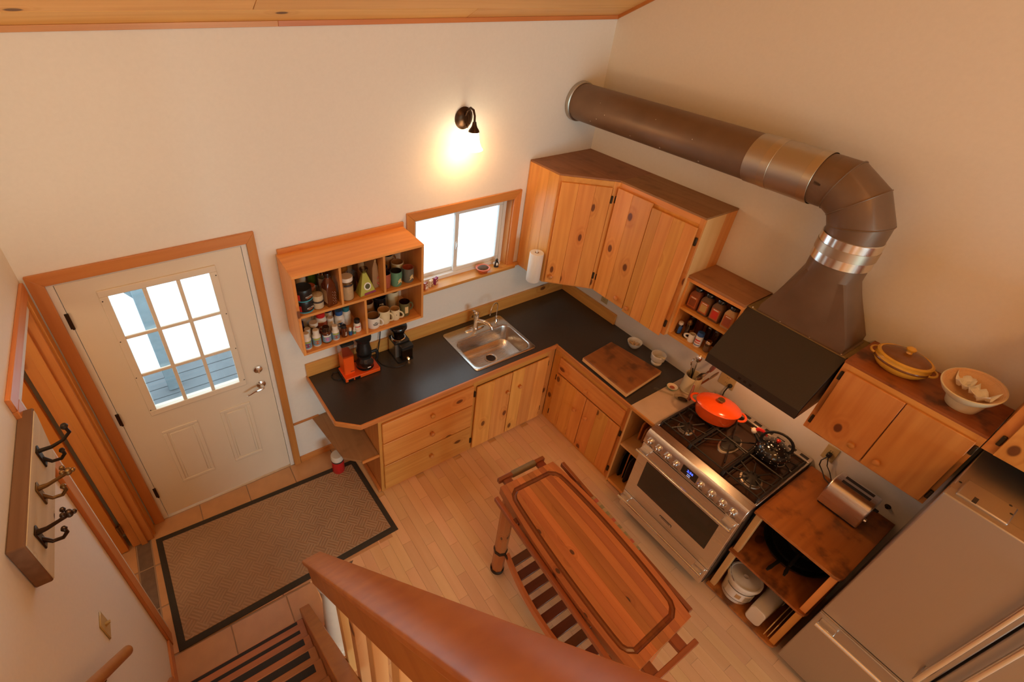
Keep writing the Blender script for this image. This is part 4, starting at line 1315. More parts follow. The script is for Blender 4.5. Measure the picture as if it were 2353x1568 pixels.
# toaster
t = thing('toaster', 'brushed steel two-slot toaster on the plywood counter', 'toaster', (-.195, -2.662, .901))
TY0, TY1 = -2.772, -2.552
shell = [(-.285, .915), (-.288, 1.02), (-.280, 1.062), (-.258, 1.085), (-.225, 1.092), (-.165, 1.092), (-.132, 1.085), (-.110, 1.062), (-.102, 1.02), (-.105, .915)]
obj('shell', MB().prism(shell, TY0, TY1, 'y'), 'steel', t, bevel=.008, seg=3)
obj('base', MB().box(-.278, -.112, TY0 + .006, TY1 - .006, .901, .916), 'black_plastic', t, bevel=.003)
for x in (-.215, -.168):
    obj('slot', MB().box(x - .012, x + .012, TY0 + .035, TY1 - .035, 1.0915, 1.0932), 'ink', t)
obj('lever', MB().box(-.205, -.185, TY0 - .022, TY0 + .002, 1.03, 1.042), 'black_plastic', t, bevel=.003)
obj('dial', MB().lathe([(0, 0), (.012, 0), (.011, .012), (0, .012)], (-.225, TY0 + .001, .955), 14, (0, -1, 0)), 'chrome', t)
tc_ = thing('power_cord', 'black plug and looped toaster cord at the wall outlet', 'cord', (-.02, -2.44, 1.02))
obj('plug', MB().box(-.040, -.012, -2.455, -2.43, 1.03, 1.062), 'black_plastic', tc_, bevel=.005)
obj('cable', MB().tube([(-.038, -2.442, 1.035), (-.055, -2.43, 1.00), (-.045, -2.435, .955), (-.05, -2.47, .925), (-.075, -2.50, .91), (-.09, -2.545, .91)], .0035, 6).tube([(-.038, -2.448, 1.035), (-.05, -2.47, .985), (-.045, -2.50, .95), (-.055, -2.53, .915)], .003, 6), 'black_plastic', tc_)
def outlet(loc, nrm_x, label, w=.07, hgt=.115):
    x, y, z = loc
    o = thing('wall_outlet', label, 'outlet', loc)
    pl = obj('cover_plate', MB().box(-.0075, -.0005, y - w / 2, y + w / 2, z - hgt / 2, z + hgt / 2), 'switch_ivory', o, bevel=.002)
    for dz in (.022, -.022):
        f_ = obj('socket', MB().prism(rrect(y - .015, y + .015, z + dz - .013, z + dz + .013, .006), -.0095, -.0075, 'x'), 'switch_ivory', pl)
        obj('slot', MB().box(-.0102, -.0094, y - .007, y - .005, z + dz - .006, z + dz + .006), 'ink', f_)
        obj('slot', MB().box(-.0102, -.0094, y + .005, y + .007, z + dz - .006, z + dz + .006), 'ink', f_)
    return o
outlet((-.004, -2.44, 1.045), -1, 'ivory wall outlet with the toaster plug in it')
outlet((-.004, -1.715, 1.075), -1, 'ivory wall outlet behind the utensil crock with a black plug', .115)
outlet((-.004, -.515, 1.085), -1, 'ivory wall outlet under the corner cupboard')
pg = thing('power_cord', 'black angled plug and cord at the outlet under the hood', 'cord', (-.02, -1.75, 1.05))
obj('plug', MB().lathe([(0, 0), (.014, 0), (.016, .012), (.008, .024), (0, .025)], (-.0105, -1.752, 1.055), 12, (-1, 0, 0)), 'black_plastic', pg)
obj('cable', MB().tube([(-.032, -1.752, 1.055), (-.042, -1.748, 1.035), (-.04, -1.742, 1.00), (-.018, -1.735, .96), (-.012, -1.735, .935)], .0045, 6), 'black_plastic', pg)
bx = thing('wall_socket', 'small black cable port in the wall beside the toaster', 'socket', (-.004, -2.80, .955))
obj('port', MB().lathe([(0, 0), (.012, 0), (.010, .014), (0, .014)], (-.001, -2.805, .955), 14, (-1, 0, 0)), 'black_plastic', bx)
obj('port_ring', MB().lathe([(.012, 0), (.016, 0), (.015, .003), (.012, .003)], (-.001, -2.805, .955), 14, (-1, 0, 0)), 'old_iron', bx)

# ------------------------------------------------------------------ refrigerator
f = thing('refrigerator', 'stainless steel french-door refrigerator with freezer drawer below', 'refrigerator', (-.35, -3.36, 0))
GY0, GY1, GX = -3.818, -2.906, -.690
obj('case', MB().box(-.612, -.03, GY0 + .006, GY1 - .006, .03, 1.722), 'fridge_steel', f, bevel=.004)
obj('plinth', MB().box(-.60, -.05, GY0 + .02, GY1 - .02, .0, .03), 'black_plastic', f)
ym = -3.349
for y0, y1, nm in ((ym + .004, GY1, 0), (GY0, ym - .004, 1)):
    d = obj('door', MB().box(GX, -.618, y0, y1, .656, 1.733), 'fridge_steel', f, bevel=.006, seg=2)
    hy_ = ym + .045 if nm == 0 else ym - .045
    hh = obj('handle', MB().cyl((GX - .052, hy_, .78), (GX - .052, hy_, 1.62), .014, 16), 'chrome', d)
    for za, zb in ((.79, .85), (1.55, 1.61)):
        obj('handle_bracket', MB().box(GX - .052, GX + .002, hy_ - .013, hy_ + .013, za, zb), 'fridge_steel', hh, bevel=.003)
dr = obj('freezer_drawer', MB().box(GX, -.618, GY0, GY1, .075, .634), 'fridge_steel', f, bevel=.006, seg=2)
hh = obj('handle', MB().cyl((GX - .052, GY0 + .02, .596), (GX - .052, GY1 - .02, .596), .013, 16), 'chrome', dr)
for ya, yb in ((GY1 - .105, GY1 - .022), (GY0 + .022, GY0 + .105)):
    obj('handle_bracket', MB().box(GX - .052, GX + .002, ya, yb, .584, .609), 'steel', hh, bevel=.003)
obj('door_seal', MB().box(-.66, -.60, GY0 + .004, GY1 - .004, .634, .656), 'black_rubber', f)
obj('seal_trim', MB().box(GX + .004, -.64, GY0 + .004, GY1 - .002, .636, .650), 'galvanised', f)
hc = obj('hinge_cover', MB().prism(rrect(-3.10, -2.985, -.60, -.50, .012), 1.722, 1.738) if False else MB().box(-.655, -.52, -3.105, -2.935, 1.7225, 1.742), 'fridge_steel', f, bevel=.006, seg=2)
obj('hinge_notch', MB().box(-.652, -.612, -3.00, -2.985, 1.7415, 1.7432), 'ink', hc)
obj('hinge_cover', MB().box(-.655, -.52, -3.79, -3.62, 1.7225, 1.742), 'fridge_steel', f, bevel=.006, seg=2)
obj('hinge_pad', MB().box(-.618, -.580, -2.932, -2.908, 1.7225, 1.7265), 'galvanised', f)
for x, y in ((-.545, -2.925), (-.53, -3.08), (-.58, -3.095)):
    obj('bolt_hole', MB().lathe([(0, 0), (.006, 0), (.005, .001), (0, .001)], (x, y, 1.7228 if y > -2.93 else 1.7422), 10), 'ink', f)

# ------------------------------------------------------------------ butcher-block cart
ct = thing('butcher_block_cart', 'reclaimed-wood butcher block cart with side rails and slatted lower shelf', 'cart', (-1.7, -2.05, 0))
CZ0, CZ1 = .835, .900
def xl(y):
    t_ = (y + 1.505) / (-2.595 + 1.505)
    return -1.880 - .068 * t_ - .030 * 4 * t_ * (1 - t_)
def xr(y):
    t_ = (y + 1.525) / (-2.575 + 1.525)
    return -1.478 - .028 * t_ + .036 * 4 * t_ * (1 - t_)
def yt(fx):
    return -1.507 - .020 * fx
def yb(fx):
    return -2.598 + .022 * fx
# groove cutter, used once while building the planks
gpts = []
def lerp(a, b, t_):
    return a + (b - a) * t_
def cart_pt(fx, fy):
    y = lerp(yt(fx), yb(fx), fy)
    return V((lerp(xl(y), xr(y), fx), y, CZ1))
for fx, fy in [(.20 + .60 * q / 6, .055) for q in range(7)] + [(.87, .075), (.90, .10)] + [(.905, .15 + .70 * q / 12) for q in range(13)] + [(.90, .90), (.87, .925)] + [(.80 - .60 * q / 6, .945) for q in range(7)] + [(.13, .925), (.10, .90)] + [(.095, .85 - .70 * q / 12) for q in range(13)] + [(.10, .10), (.13, .075)]:
    gpts.append(cart_pt(fx, fy))
cm = bpy.data.meshes.new('groove_tool')
tmp = MB().tube(gpts, .0155, 8, closed=True)
cm.from_pydata(tmp.v, [], tmp.f)
co = bpy.data.objects.new('groove_tool', cm)
COL.objects.link(co)
NPL = 10
planks = []
for i in range(NPL):
    f0, f1 = i / NPL, (i + 1) / NPL
    L0 = [cart_pt(f0, q / 12) for q in range(13)]
    L1 = [cart_pt(f1, q / 12) for q in range(13)]
    e = V((.0003, 0, 0))
    pts = [(p + e).to_2d() for p in L0] + [(p - e).to_2d() for p in L1[::-1]]
    dz = rnd.uniform(-.0003, .0003)
    o = obj('plank', MB().prism([tuple(p) for p in pts], CZ0, CZ1 + dz), ['cart_wood_y', 'cart_groove'], ct)
    md = o.modifiers.new('groove', 'BOOLEAN')
    md.object = co
    md.operation = 'DIFFERENCE'
    md.solver = 'EXACT'
    planks.append(o)
bpy.context.view_layer.update()
dg = bpy.context.evaluated_depsgraph_get()
for o in planks:
    # the tool is in world space, the plank under its parent
    me = bpy.data.meshes.new_from_object(o.evaluated_get(dg))
    o.modifiers.clear()
    o.data = me
    me.set_sharp_from_angle(angle=math.radians(30))
    for pl_ in me.polygons:
        zc = pl_.center.z + CZ0
        pl_.material_index = 1 if (CZ1 - .03 < zc < CZ1 - .0012 and pl_.normal.z > 0.05) else 0
bpy.data.objects.remove(co)
bpy.data.meshes.remove(cm)
def cart_rail(p0, p1, wrap=None, wmat=None):
    p0, p1 = V(p0), V(p1)
    d = (p1 - p0).normalized()
    m = 'cart_rail_y' if abs(d.y) > abs(d.x) else 'cart_rail_x'
    r = obj('side_rail', MB().bar(p0, p1, .026, .034), m, ct, bevel=.004, seg=2)
    if wrap:
        a, b = p0 + d * wrap[0], p0 + d * wrap[1]
        obj('rail_wrap', MB().bar(a, b, .034, .042), wmat, r, bevel=.010, seg=3)
    return r
RZc = .855
lr = cart_rail((-1.928, -1.535, RZc), (-1.985, -2.535, RZc))
rr = cart_rail((-1.408, -1.548, RZc), (-1.462, -2.555, RZc), (.28, .66), 'plaid_cloth')
tr = cart_rail((-1.845, -1.445, RZc), (-1.485, -1.455, RZc), (.10, .29), 'leather_wrap')
br = cart_rail((-1.920, -2.655, RZc), (-1.555, -2.655, RZc))
for par, L_ in ((lr, ((-1.935, -1.90, -1.72), (-1.965, -1.905, -2.33))), (rr, ((-1.455, -1.415, -1.72), (-1.475, -1.445, -2.40)))):
    for xa, xb, y in L_:
        obj('rail_bracket', MB().box(xa, xb, y - .018, y + .018, .840, .872), 'slat_dark', par, bevel=.002)
for par, L_ in ((tr, ((-1.79, -1.505, -1.445), (-1.53, -1.52, -1.455))), (br, ((-1.845, -2.655, -2.585), (-1.635, -2.655, -2.575)))):
    for x, ya, yb_ in L_:
        obj('rail_bracket', MB().box(x - .028, x + .028, ya, yb_, .836, .862), 'cart_rail_y', par, bevel=.002)
obj('apron', MB().box(-1.85, -1.53, -1.60, -1.57, .745, .835).box(-1.875, -1.55, -2.52, -2.49, .745, .835).box(-1.87, -1.845, -2.49, -1.60, .745, .835).box(-1.545, -1.52, -2.49, -1.60, .745, .835), 'cart_wood_x', ct)['kind'] = 'stuff'
legs = ((-1.850, -1.575), (-1.520, -1.580), (-1.885, -2.515), (-1.545, -2.515))
for x, y in legs:
    lg = obj('leg', MB().lathe([(0, .035), (.040, .035), (.043, .05), (.043, .80), (.040, .835), (0, .835)], (x, y, 0), 8), 'cart_wood_z', ct, bevel=.003)
    obj('foot_band', MB().lathe([(0, .015), (.036, .015), (.048, .025), (.048, .045), (.044, .05)], (x, y, 0), 20), 'old_iron', lg)
    obj('caster', MB().lathe([(0, .0), (.012, .001), (.017, .008), (.014, .018), (0, .018)], (x, y, 0), 14), 'black_rubber', lg)
    obj('strap', MB().lathe([(.0435, .262), (.0475, .263), (.0475, .292), (.0435, .293)], (x, y, 0), 8), 'old_iron', lg)
    sy_ = -1 if y > -2 else 1
    obj('strap_arm', MB().box(x - .003, x + .003, y + sy_ * .044, y + sy_ * .085, .262, .292), 'old_iron', lg, bevel=.001)
# slatted shelf between curved side boards
def side_x(s_, t_):
    return (-1.845 - .060 * 4 * t_ * (1 - t_) - .030 * t_) if s_ < 0 else (-1.590 + .05 * 4 * t_ * (1 - t_) - .02 * t_)
SZ = .235
for s_, w_ in ((-1, .022), (1, -.022)):
    obj('shelf_side', MB().grid([[V((side_x(s_, q / 12) + dx, -1.63 - .86 * q / 12, z)) for q in range(13)] for dx, z in ((0, SZ), (0, SZ + .06), (w_, SZ + .06), (w_, SZ), (0, SZ))]), 'cart_wood_y', ct)
for i in range(9):
    t_ = (i + .6) / 9.3
    y = -1.63 - .86 * t_
    obj('slat', MB().box(side_x(-1, t_) + .015, side_x(1, t_) - .015, y - .028, y + .028, SZ + .014, SZ + .032), 'slat_dark', ct, bevel=.002)

# ------------------------------------------------------------------ rug
rg = thing('floor_rug', 'brown ribbed entry rug with dark rubber border in front of the door', 'rug', (-3.06, -.60, .001))
corners = [(-3.832, -.147), (-3.802, -.992), (-2.303, -.955), (-2.335, -.205)]
def inset(C, d):
    cx = sum(p[0] for p in C) / 4
    cy = sum(p[1] for p in C) / 4
    return [(x + (d if x < cx else -d), y + (d if y < cy else -d)) for x, y in C]
mb = MB()
rows = [[V((x, y, z)) for x, y in C] for C, z in ((corners, .002), (corners, .005), (inset(corners, .006), .008), (inset(corners, .040), .008), (inset(corners, .042), .006))]
mb.grid(rows, True)
mb.prism(corners, .0015, .004)
obj('rubber_border', mb, 'mat_edge', rg)
obj('ribbed_field', MB().prism(inset(corners, .041), .004, .0115), 'rug_weave', rg, bevel=.002)

# ------------------------------------------------------------------ stairs
sr = thing('staircase', 'steep wooden stair with dark anti-slip strips along the left wall', 'stairs', (-3.45, -2.0, 0))
nos = [(-1.265, .18), (-1.469, .40), (-1.632, .62), (-1.787, .84), (-1.949, 1.06), (-2.105, 1.28), (-2.26, 1.50), (-2.415, 1.72), (-2.57, 1.94)]
X0s, X1s = LX + .024, -3.112
for i, (y, z) in enumerate(nos):
    y2 = nos[i + 1][0] if i + 1 < len(nos) else y - .16
    t = obj('tread', MB().box(X0s, X1s, y2 - .03, y, z - .035, z), 'stair_wood', sr, bevel=.004)
    obj('riser', MB().box(X0s, X1s, y - .035, y - .020, (nos[i - 1][1] if i else 0.002), z - .035), 'stair_wood', sr)
    Ls = ((.006, .024), (.060, .080)) if i == 0 else ((.008, .030),)
    for a, b in Ls:
        obj('grip_strip', MB().box(X0s + .02, -3.150, y - b - (.012 if i else 0), y - a, z, z + .0015), 'black_rubber', t)
sl3 = 1.42
def strg(x0, x1, mat):
    ya, yb_ = -1.155, -2.75
    return MB().prism([(ya, 0.002), (ya, .075), (yb_, .075 + sl3 * (ya - yb_)), (yb_, .075 + sl3 * (ya - yb_) - .42), (-1.155 - .26, 0.002)], x0, x1, 'x')
obj('stringer', strg(-3.110, -3.048, 0), 'rail_wood_y', sr, bevel=.003)
# banister
bs = thing('banister', 'broad polished wood handrail with pickets beside the stair', 'banister', (-3.01, -1.52, .05))
a = V((-3.0125, -1.478, 1.140))
dv = V((0, -1, 1.441)).normalized()
nv = V((0, 1.441, 1)).normalized()
b = a + dv * 2.6
hr = MB()
rows = []
cs = [(-.0475, -.020), (-.0475, -.004), (-.042, 0.0), (.042, 0.0), (.0475, -.004), (.0475, -.020), (.030, -.034), (-.030, -.034)]
for q in range(2):
    p = a if q == 0 else b
    rows.append([p + V((cx_, 0, 0)) + nv * cz_ for cx_, cz_ in cs])
hr.grid(rows, True)
hr.add(rows[0], [tuple(range(8))])
hr.add(rows[1], [tuple(range(8))[::-1]])
hand = obj('handrail', hr, 'rail_wood_y', bs, bevel=.003, seg=2)
mb = MB()
a2, b2 = a + dv * .05 - nv * .034, b - nv * .034
mb.hexa([a2 + V((-.037, 0, 0)) - nv * .075, a2 + V((.026, 0, 0)) - nv * .075, a2 + V((.026, 0, 0)), a2 + V((-.037, 0, 0)), b2 + V((-.037, 0, 0)) - nv * .075, b2 + V((.026, 0, 0)) - nv * .075, b2 + V((.026, 0, 0)), b2 + V((-.037, 0, 0))])
obj('sub_rail', mb, 'rail_wood_y', bs, bevel=.003)
zr = lambda y: a.z + (a.y - y) * 1.441
for i in range(6):
    y = -2.03 - i * .15
    zt = zr(y) - .13
    zb_ = .075 + sl3 * (-1.155 - y) - .10
    obj('picket', MB().box(-3.046, -3.008, y - .020, y + .020, zb_, zt), 'pale_pine_z', bs, bevel=.002)
lowr = MB().bar(V((-3.035, -1.60, .075 + sl3 * (.445) - .03)), V((-3.035, -2.75, .075 + sl3 * 1.595 - .03)), .048, .045)
nw = thing('newel_post', 'white turned newel post under the end of the handrail', 'post', (-2.975, -1.500, 0))
obj('turned_shaft', MB().lathe([(0, .07), (.050, .07), (.050, .12), (.042, .13), (.046, .145), (.040, .16), (.046, .175), (.040, .19), (.034, .205), (.052, .30), (.055, .38), (.050, .50), (.038, .70), (.030, .82), (.034, .84), (.048, .86), (.052, .90), (.044, .94), (0, .945)], (-2.975, -1.500, 0), 28), 'newel_white', nw)
obj('newel_foot', MB().box(-3.035, -2.915, -1.56, -1.44, .001, .07), 'rail_wood_z', nw, bevel=.003)
obj('newel_cap', MB().lathe([(0, .945), (.040, .945), (.036, 1.02), (0, 1.03)], (-2.975, -1.500, 0), 20), 'rail_wood_z', nw)
wr = thing('wall_handrail', 'round wooden handrail on the wall beside the light switch', 'handrail', (-3.78, -1.5, 1.1))
w0 = V((-3.775, -1.50, 1.175))
obj('rail', MB().tube([w0, w0 + dv * 1.6], .021, 16), 'rail_wood_y', wr)
obj('rail_bracket', MB().tube([w0 + dv * .35 - nv * .02, w0 + dv * .35 - nv * .05 + V((-.03, 0, 0)), w0 + dv * .35 - nv * .05 + V((-.069, 0, 0))], .006, 8), 'old_brass', wr)
sw_ = thing('light_switch', 'ivory toggle light switch plate on the stair wall', 'switch', (LX, -1.355, 1.185))
swp = obj('cover_plate', MB().box(LX + .0005, LX + .007, -1.390, -1.320, 1.125, 1.245), 'switch_ivory', sw_, bevel=.003)
obj('toggle', MB().prism([(LX + .006, 1.178), (LX + .026, 1.193), (LX + .026, 1.201), (LX + .006, 1.196)], -1.360, -1.350, 'y'), 'switch_ivory', swp)

# coat-hook beam
bmx = -3.795
cb = thing('coat_hook_beam', 'weathered barn wood beam with three coat hooks on the wall', 'coat rack', (LX, -1.2, 1.81))
obj('beam', MB().prism([(-1.528, 1.812), (-1.528, 2.018), (-.885, 2.018), (-.885, 1.99), (-.93, 1.89), (-.96, 1.812)], LX + .001, bmx, 'x'), 'barn_wood_brown', cb, bevel=.004)
obj('weathered_face', MB().prism([(-1.522, 1.818), (-1.522, 2.012), (-.900, 2.012), (-.900, 1.99), (-.94, 1.89), (-.968, 1.818)], bmx, bmx + .003, 'x'), 'barn_wood', cb)
def hook(y, z, mat, kind):
    x = bmx + .003
    hk = obj('hook', MB().prism([(y - .016, z - .045), (y + .016, z - .045), (y + .020, z + .045), (y - .020, z + .045)], x, x + .006, 'x'), mat, cb, bevel=.003)
    if kind == 0:
        pts = [(x, y, z + .03), (x + .045, y, z + .030), (x + .085, y, z + .045), (x + .112, y, z + .072), (x + .108, y, z + .098)]
        obj('upper_prong', MB().tube(pts, [.008, .007, .006, .006, .006], 10), mat, hk)
        obj('ball_tip', MB().lathe([(0, -.013), (.009, -.009), (.013, 0), (.009, .009), (0, .013)], (x + .107, y, z + .105), 14), mat, hk)
    else:
        pts = [(x, y, z + .028), (x + .03, y, z + .030), (x + .065, y, z + .042), (x + .09, y, z + .052)]
        obj('upper_prong', MB().tube(pts, [.010, .007, .006, .007], 10), mat, hk)
        for dx, dy, dz_, r in ((.098, 0, .058, .014), (.112, 0, .058, .008), (.086, .010, .074, .009), (.086, -.012, .074, .009)):
            obj('animal_head' if r > .012 else 'ear' if dz_ > .06 else 'snout', MB().lathe([(0, -r), (r * .7, -r * .7), (r, 0), (r * .7, r * .7), (0, r)], (x + dx, y + dy, z + dz_), 12), mat, hk)
    pts = [(x, y, z - .005), (x + .022, y, z - .038), (x + .05, y, z - .040), (x + .066, y, z - .022), (x + .064, y, z - .006)]
    obj('lower_prong', MB().tube(pts, [.008, .006, .006, .006, .007], 10), mat, hk)
    obj('ball_tip', MB().lathe([(0, -.010), (.007, -.007), (.010, 0), (.007, .007), (0, .010)], (x + .064, y, z - .002), 12), mat, hk)
hook(-1.09, 1.945, 'old_iron', 0)
hook(-1.26, 1.935, 'old_brass', 1)
hook(-1.44, 1.93, 'bronze', 1)

# ------------------------------------------------------------------ wall lamp
sc_ = thing('wall_sconce', 'bronze wall sconce with lit bell glass shade above the window', 'lamp', (-1.275, 0, 2.62))
obj('back_plate', MB().lathe([(0, 0), (.072, 0), (.072, .006), (.060, .012), (.050, .020), (.020, .026), (0, .027)], (-1.277, -.001, 2.622), 30, (0, -1, 0), sx=.95, sy=1.0), 'bronze', sc_)
pts = [(-1.277, -.02, 2.640), (-1.279, -.045, 2.680), (-1.282, -.085, 2.705), (-1.287, -.125, 2.700), (-1.290, -.146, 2.670), (-1.291, -.150, 2.630)]
obj('arm', MB().tube(pts, .007, 10), 'bronze', sc_)
obj('scroll', MB().tube([(-1.277, -.03, 2.60), (-1.278, -.055, 2.575), (-1.280, -.075, 2.60), (-1.280, -.068, 2.645), (-1.279, -.052, 2.66)], .004, 8), 'bronze', sc_)
obj('socket_cap', MB().lathe([(0, .062), (.012, .062), (.015, .044), (.020, .030), (.034, .010), (.036, 0), (0, 0)], (-1.291, -.150, 2.572), 20), 'bronze', sc_)
obj('glass_shade', MB().lathe([(.030, .114), (.034, .088), (.038, .062), (.045, .036), (.056, .012), (.066, 0)], (-1.291, -.150, 2.460), 28), 'lamp_glow', sc_, solid=.002)
lp = bpy.data.lights.new('sconce_bulb', 'POINT')
lp.energy = 4.6
lp.color = (1.0, .46, .15)
lp.shadow_soft_size = .045
lo = bpy.data.objects.new('sconce_bulb', lp)
COL.objects.link(lo)
lo.location = (-1.285, -.155, 2.435)
# assumed unseen twin on the stair wall, added to light wall and door
tw_ = dup(sc_, (LX, -1.05, 3.02), PI / 2, 'assumed out-of-view bronze wall sconce with bell glass shade above the coat hooks')
l2 = lo.copy()
l2.data = lp.copy()
l2.data.energy = 3.5
l2.data.color = (1.0, .70, .42)
l2.name = 'assumed_stair_bulb'
COL.objects.link(l2)
l2.location = (LX + .118, -1.05, 2.835)
# added unseen light in the small hall, brightens the open door leaf
hp_ = bpy.data.lights.new('hall_fill_light', 'POINT')
hp_.energy = 9
hp_.color = (1.0, .72, .45)
hp_.shadow_soft_size = .08
hq = bpy.data.objects.new('hall_fill_light', hp_)
COL.objects.link(hq)
hq.location = (-4.55, -1.0, 2.2)
# assumed lamp under the hood, inferred from the light on range and wall
hl = bpy.data.lights.new('hood_bulb', 'AREA')
hl.size = .07
hl.energy = 2.1
hl.color = (1.0, .42, .14)
ho = bpy.data.objects.new('hood_bulb', hl)
COL.objects.link(ho)
ho.location = (-.36, -2.02, 1.525)
obj('bulb_lens', MB().lathe([(0, 0), (.035, 0), (.033, -.012), (0, -.014)], (-.36, -2.02, 1.545), 20), 'lamp_glow', hood)

# paper towel roll
pt = thing('paper_towel_holder', 'white paper towel roll on a vertical holder beside the corner cupboard', 'paper towel', (-.703, -.295, 1.345))
obj('roll', MB().lathe([(.012, 0), (.054, 0), (.056, .004), (.056, .252), (.054, .256), (.012, .256)], (-.703, -.295, 1.352), 30), 'paper_white', pt)
obj('core', MB().lathe([(.0119, .0), (.0119, .2565), (.016, .2575)], (-.703, -.295, 1.352), 16), 'kraft', pt)
obj('spindle', MB().cyl((-.703, -.295, 1.345), (-.703, -.295, 1.632), .008, 12), 'white_plastic', pt)
obj('loose_sheet', MB().grid([[V((-.703 + .0565 * math.cos(q), -.295 + .0565 * math.sin(q), z)) for q in (-.3, .0)] + [V((-.644, -.285, z))] for z in (1.354, 1.606)]), 'paper_white', pt, solid=.001)
obj('wall_arm', MB().box(-.705, -.6405, -.301, -.289, 1.340, 1.350), 'white_plastic', pt, bevel=.002)

# ------------------------------------------------------------------ open wall shelf and its contents
w = thing('open_wall_shelf', 'open pine wall shelf with five compartments of jars, bottles and mugs', 'shelf', (-2.18, -.157, 1.35))
SX0, SX1, SD = -2.624, -1.744, -.314
obj('top_board', MB().box(SX0, SX1, SD, -.012, 1.929, 1.947), 'pine_x', w, bevel=.002)
obj('cleat', MB().box(SX0 + .01, SX1 + .005, -.018, -.002, 1.929, 1.978), 'pine_x', w, bevel=.001)
obj('bottom_board', MB().box(SX0 + .018, SX1 - .018, SD, -.012, 1.350, 1.368), 'pine_x', w, bevel=.002)
obj('shelf_board', MB().box(SX0 + .018, SX1 - .018, SD, -.012, 1.641, 1.659), 'pine_x', w, bevel=.001)
for x in (SX0, SX1 - .018):
    obj('side_board', MB().box(x, x + .018, SD, -.012, 1.350, 1.929), 'pine_z', w, bevel=.002)
for x, z0, z1 in ((-2.331, 1.659, 1.929), (-2.035, 1.659, 1.929), (-2.180, 1.368, 1.641)):
    obj('divider', MB().box(x - .008, x + .008, SD, -.012, z0, z1), 'pine_z', w, bevel=.001)
obj('back_rail', MB().box(SX0 + .018, SX1 - .018, -.012, -.003, 1.60, 1.66), 'pine_x', w)
ZU, ZL = 1.6595, 1.3685
CAMA = math.atan2(-2.6, -.9)      # labels face into the room

def bottle(label, x, y, z, r, h, body, cap, caph=.28, capr=.78, lab=None, sh=.12, name='bottle', group=None, lettering=None):
    t = thing(name, label, 'bottle' if name == 'bottle' else 'jar', (x, y, z), 0, group, True)
    hb = h * (1 - caph)
    b = obj('body', MB().lathe([(0, 0), (r * .93, 0), (r, .004), (r, hb * (1 - sh) - .002), (r * .96, hb * (1 - sh) + .004), (r * capr * .9, hb - .001), (r * capr * .86, hb), (0, hb)], n=22), body, t)
    obj('cap', MB().lathe([(0, hb - .001), (r * capr, hb - .001), (r * capr, h - .003), (r * capr - .003, h), (0, h)], n=22), cap, t)
    if lab:
        z0, z1 = hb * .12, hb * (1 - sh) * .95
        lb_ = arc_label(b, 'label', (0, 0, 0), r + .0006, z0, z1, -PI * .95, -PI * .05, lab[0])
        if len(lab) > 1:
            pts = []
            for q in range(16):
                a = 2 * PI * q / 16
                an = -PI / 2 - .15 + (.52 * r * 2 / (2 * r)) * math.cos(a) * 1.2
                pts.append(V(((r + .0012) * math.cos(an), (r + .0012) * math.sin(an), (z0 + z1) / 2 - .004 + (z1 - z0) * .26 * math.sin(a))))
            cpt = V(((r + .0014) * math.cos(-PI / 2 - .15), (r + .0014) * math.sin(-PI / 2 - .15), (z0 + z1) / 2 - .004))
            obj('label_oval', MB().add(pts + [cpt], [(q, (q + 1) % 16, 16) for q in range(16)]), lab[1], lb_)
        if len(lab) > 2:
            arc_label(lb_, 'label_band', (0, 0, 0), r + .0010, z1 - (z1 - z0) * .22, z1 - .001, -PI * .80, -PI * .28, lab[2])
    return t

def mug(label, x, y, z, r, h, outer, inner, ha=-.3, rim=None, group=None, taper=1.0, handle=True, name='mug'):
    t = thing(name, label, 'mug', (x, y, z), 0, group, True)
    b = obj('cup', MB().lathe([(0, 0), (r * .86 * taper, 0), (r * .95 * taper, .006), (r, h * .5), (r, h - .001), (r - .001, h)], n=28), outer, t)
    obj('inside', MB().lathe([(r - .001, h), (r - .0045, h - .001), (r - .005, h * .5), (r * .8 * taper, .008), (0, .006)], n=28), inner, t)
    if rim:
        obj('rim_line', MB().lathe([(r + .0006, h - .003), (r + .0006, h + .0006), (r - .005, h + .0006)], n=28), rim, b)
    if handle:
        d = V((math.cos(ha), math.sin(ha), 0))
        pts = [d * (r - .003) + V((0, 0, h * .80))]
        for q in range(7):
            a = PI / 2 - PI * q / 6
            pts.append(d * (r + .004 + .024 * math.cos(a)) + V((0, 0, h * .5 + h * .28 * math.sin(a))))
        pts.append(d * (r - .003) + V((0, 0, h * .20)))
        obj('handle', MB().tube(pts, .0048, 8, sq=1.3), outer, t)
    return t

# upper left compartment
for i, z in enumerate((ZU, ZU + .082)):
    t = thing('powder_tub', ['black powder tub with cyan base, lower of the stacked pair', 'black powder tub with cyan base stacked on its twin'][i], 'tub', (-2.553, -.245, z), 0, 'stacked black powder tubs', True)
    b = obj('body', MB().lathe([(0, 0), (.050, 0), (.052, .003), (.052, .060), (.0, .060)], n=30), 'black_plastic', t)
    obj('lid', MB().lathe([(0, .060), (.0535, .060), (.0535, .0795), (.052, .0815), (0, .0815)], n=30), 'black_plastic', t)
    obj('base_band', MB().lathe([(.0505, .0005), (.0530, .001), (.0530, .007), (.0521, .0075)], n=30), 'cyan_band', t)
    lb_ = arc_label(b, 'label', (0, 0, 0), .0526, .010, .052, -PI * .98, -PI * .72, 'label_red')
    text('RE-LYTE', 'print_white', t, (.0185, -.0525, .036), .0135, (PI / 2, 0, .33), 'lettering')
    arc_label(b, 'label_stripe', (0, 0, 0), .0527, .020, .026, -PI * .47, -PI * .24, 'label_orange')
t = thing('glass_jar', 'glass jar of pale salt with a black label strip', 'jar', (-2.474, -.262, ZU), 0, None, True)
b = obj('jar', MB().lathe([(0, 0), (.033, 0), (.036, .006), (.036, .10), (.034, .135), (.035, .138), (.033, .138)], n=24), 'jar_glass', t)
